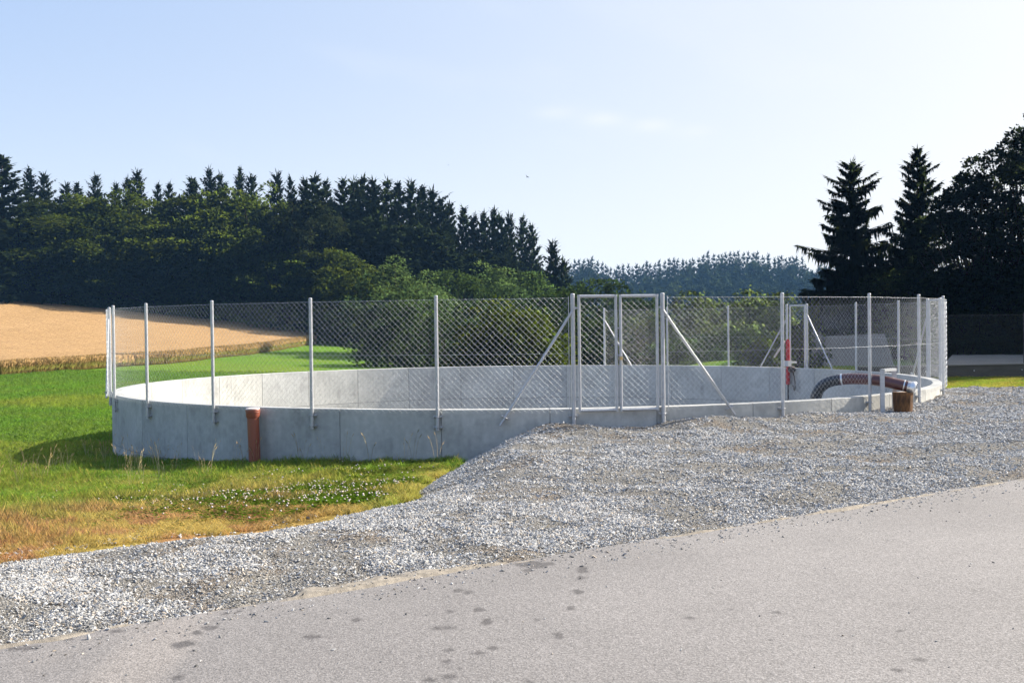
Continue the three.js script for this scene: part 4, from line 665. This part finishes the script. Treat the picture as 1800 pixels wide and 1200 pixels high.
  const head = new THREE.IcosahedronGeometry(0.0095, 1), mh = [], ch = [], mk = [], ck = []; head.scale(1, 0.9, 1);
  const zone = (x, z) => { const d = -z, n = fbm(x * 0.8, z * 0.8 + 30, 3), e = Math.exp(-Math.pow((x + 2.6) / 1.9, 2) - Math.pow((d - 14.6) / 1.9, 2)); return e * (0.35 + 1.2 * ss(0.4, 0.62, n)); };
  guard = 0;
  while (mk.length < 5200 && guard++ < 300000) { const x = -7.5 + q() * 7, z = -10.5 - q() * 8; if (q() > zone(x, z) || sVerge(x, z) > -0.12 || inTank(x, z, 0.12)) continue; mk.push(M(x, land(x, z) + 0.01, z, 0.9 + 0.5 * q())); ck.push(rgb(...vary([0.24, 0.46, 0.04], q, 0.4))); if (q() < 0.14) { mh.push(M(x, land(x, z) + 0.075 + q() * 0.04, z, 0.8 + 0.6 * q())); ch.push(rgb(...vary([0.62, 0.52, 0.47], q, 0.25))); } }
  stuff('clover_leaves', finish(cl), blade, 'green clover leaves in the grass before the tank', 'clover', mk, ck);
  stuff('clover_flowers', head, stoneMat, 'white clover heads dotted in the grass before the tank', 'clover', mh, ch);
  // tall seeding stalks along the crest and the wall
  const st = [0, 1, 2].map((k) => { const s = soup(), u = rng(k + 60); for (let i = 0; i < 3; i++) { const h = 0.22 + u() * 0.3, lx = (u() - 0.5) * 0.9, lz = (u() - 0.5) * 0.4, x = (u() - 0.5) * 0.1; leaf(s, x, 0, 0, lx * 0.5, 1, lz, 0, 0, 1, h, 0.0022, [1, 1, 1]); leaf(s, x + lx * 0.25 * h, h * 0.55, lz * h * 0.5, lx, 1, lz, 0, 0, 1, h * 0.55, 0.002, [1, 1, 1]); leaf(s, x + lx * 0.66 * h, h * 0.95, lz * h * 0.9, lx * 1.6, 0.7, lz, 0, 0, 1, 0.08, 0.0055, [0.9, 0.8, 0.7]); } return lieUp(finish(s), 0.8); });
  const msx = [[], [], []], csx = [[], [], []];
  for (let i = 0; i < 80; i++) { let x, z; if (i < 52) { x = -8.9 + q() * 5.0; z = -16.6 - q() * 2.6 - (x < -6 ? 1.2 : 0); } else { const a = -70 + q() * 62; const p = polar(a, R + 0.15 + q() * 0.5, 0); x = p.x; z = p.z; } if (inTank(x, z, 0.08)) continue; msx[i % 3].push(M(x, land(x, z), z, 0.75 + 0.5 * q())); csx[i % 3].push(rgb(...vary([0.75, 0.62, 0.36], q, 0.5))); }
  st.forEach((g, k) => stuff('seed_stalks', g, blade, 'tall dry grass stalks at the foot of the tank', 'grass', msx[k], csx[k]));
}
{ // crushed stone
  const q = rng(909), geos = [0, 1, 2, 3].map((s) => { const g = new THREE.IcosahedronGeometry(1, 0), p = g.attributes.position, u = rng(s + 500), m = new Map(); for (let i = 0; i < p.count; i++) { const k = [p.getX(i), p.getY(i), p.getZ(i)].map((v) => v.toFixed(3)).join(); if (!m.has(k)) m.set(k, 0.6 + 0.7 * u()); const f = m.get(k); p.setXYZ(i, p.getX(i) * f, p.getY(i) * f * 0.6, p.getZ(i) * f * (0.6 + 0.1 * s)); } g.computeVertexNormals(); return g; });
  const ms = [[], [], [], []], cs = [[], [], [], []], e = new THREE.Euler(), Q = new THREE.Quaternion();
  const put = (x, y, z, s, dark) => { const i = Math.floor(q() * 4); e.set((q() - 0.5) * 1.3, q() * 6.28, (q() - 0.5) * 1.3); ms[i].push(new THREE.Matrix4().compose(V(x, y, z), Q.setFromEuler(e), V(s * (0.9 + 1.1 * q()), s * (0.55 + 0.5 * q()), s * (0.7 + 0.5 * q())))); const b = dark ? 0.08 + 0.1 * q() : 0.19 + 0.29 * q(), t = q(); cs[i].push(t < 0.14 ? rgb(b * 1.12, b * 0.96, b * 0.78) : rgb(b * 1.01, b, b * 0.985)); };
  let n = 0, guard = 0;
  while (n < 640000 && guard++ < 4200000) {
    const d = 5 + Math.pow(q(), 1.5) * 25, x = (q() * 2 - 1) * d * 0.55, z = -d; if (inTank(x, z, 0.02)) continue;
    const sA = sAsphalt(x, z); if (sA < 0.02 || q() > ss(-0.05, 0.4, sA) * 0.8 + 0.2) continue;
    const sV = sVerge(x, z); if (sV < -0.25 || (x > 7 && z + 25.79 + (x - 9.81) * 0.577 < -0.4)) continue;
    const y = gravelHeight(x, z); if (y < land(x, z) - 0.02 && sV < 0.4) continue;
    const fine = fbm(x * 1.4 + 8, z * 1.4 + 40, 3); if (q() < ss(0.38, 0.6, fine) * 0.9) continue;
    const s = (0.0038 + 0.014 * Math.pow(q(), 4.5)) * (0.52 + d * 0.038); put(x, y + s * 0.25, z, s); n++;
  }
  // loose chips on the asphalt and pebbles in the dry grass
  for (let i = 0; i < 3400; i++) { const s = -3 + q() * 14, k = i < 380 ? Math.pow(q(), 3) * 4 : -0.35 + Math.pow(q(), 1.6) * 0.75, x = EDGE[0] + EDIR[0] * s - ENRM[0] * k, z = EDGE[1] + EDIR[1] * s - ENRM[1] * k, r = 0.004 + 0.008 * q() * q() + (q() < 0.015 ? 0.008 : 0); put(x, (k < 0 ? Math.max(0.014, gravelHeight(x, z)) : 0) + r * 0.4, z, r, q() < 0.3); }
  for (let i = 0; i < 9000; i++) { const x = -7.5 + q() * 6, z = -8.0 - q() * 5.5, sv = sVerge(x, z); if (sv > -0.02 || sv < -2.6 * q() || fbm(x * 1.3 + 70, z * 1.3, 3) < 0.36 + 0.2 * q()) continue; put(x, land(x, z) + 0.014, z, 0.007 + 0.018 * q() * q()); }
  geos.forEach((g, i) => stuff('gravel_stones', g, stoneMat, 'sharp grey stones of the gravel apron', 'gravel', ms[i], cs[i]));
  // a few dry straws on the gravel
  const stw = soup(); leaf(stw, -0.12, 0, 0, 1, 0.05, 0, 0, 1, 0, 0.24, 0.003, [0.5, 0.42, 0.26]); const mw = []; for (let i = 0; i < 60; i++) { const s = -3 + q() * 12, k = -(0.2 + q() * 2), x = EDGE[0] + EDIR[0] * s - ENRM[0] * k, z = EDGE[1] + EDIR[1] * s - ENRM[1] * k; mw.push(new THREE.Matrix4().compose(V(x, gravelHeight(x, z) + 0.025, z), new THREE.Quaternion().setFromAxisAngle(V(0, 1, 0), q() * 6.28), V(0.4 + q(), 1, 1))); }
  stuff('straw_bits', finish(stw), blade, 'dry straws lying on the gravel', 'straw', mw);
}
{ // two birds high over the valley
  const dark = new THREE.MeshStandardMaterial({ color: rgb(0.06, 0.06, 0.07), roughness: 0.9 });
  const bird = (px, py, d, s, turn, label) => {
    const c = at(px, py, d), o = thing('bird', label, 'bird', [c.x, c.y, c.z], turn); o.scale.setScalar(s); o.rotation.z = -0.5;
    const body = new THREE.LatheGeometry([[0, -0.1], [0.012, -0.085], [0.02, -0.03], [0.018, 0.03], [0.012, 0.06], [0.013, 0.075], [0.008, 0.09], [0.001, 0.1]].map((v) => new THREE.Vector2(...v)), 10); body.rotateX(Math.PI / 2); part('body', body, dark, o);
    for (const k of [-1, 1]) { const sh = new THREE.Shape(); sh.moveTo(0, 0.03); sh.quadraticCurveTo(0.08, 0.06, 0.2, -0.03); sh.quadraticCurveTo(0.09, 0.0, 0, -0.03); const g = new THREE.ExtrudeGeometry(sh, { depth: 0.004, bevelEnabled: false }); g.rotateX(Math.PI / 2); g.rotateZ(0.35); if (k < 0) g.scale(-1, 1, 1); part('wing', g, dark, o); }
    const ts = new THREE.Shape(); ts.moveTo(0, 0); ts.lineTo(0.025, -0.07); ts.lineTo(0, -0.045); ts.lineTo(-0.025, -0.07); const tg = new THREE.ExtrudeGeometry(ts, { depth: 0.003, bevelEnabled: false }); tg.rotateX(Math.PI / 2); tg.translate(0, 0, -0.08); tg.scale(1, 1, -1); part('tail', tg, dark, o);
  };
  bird(927, 311, 75, 1, 0.8, 'small dark swallow high in the pale sky right of the wood'); bird(788, 290, 150, 0.9, 2.1, 'tiny far bird in the sky above the conifers');
}
renderer.render(scene, camera);
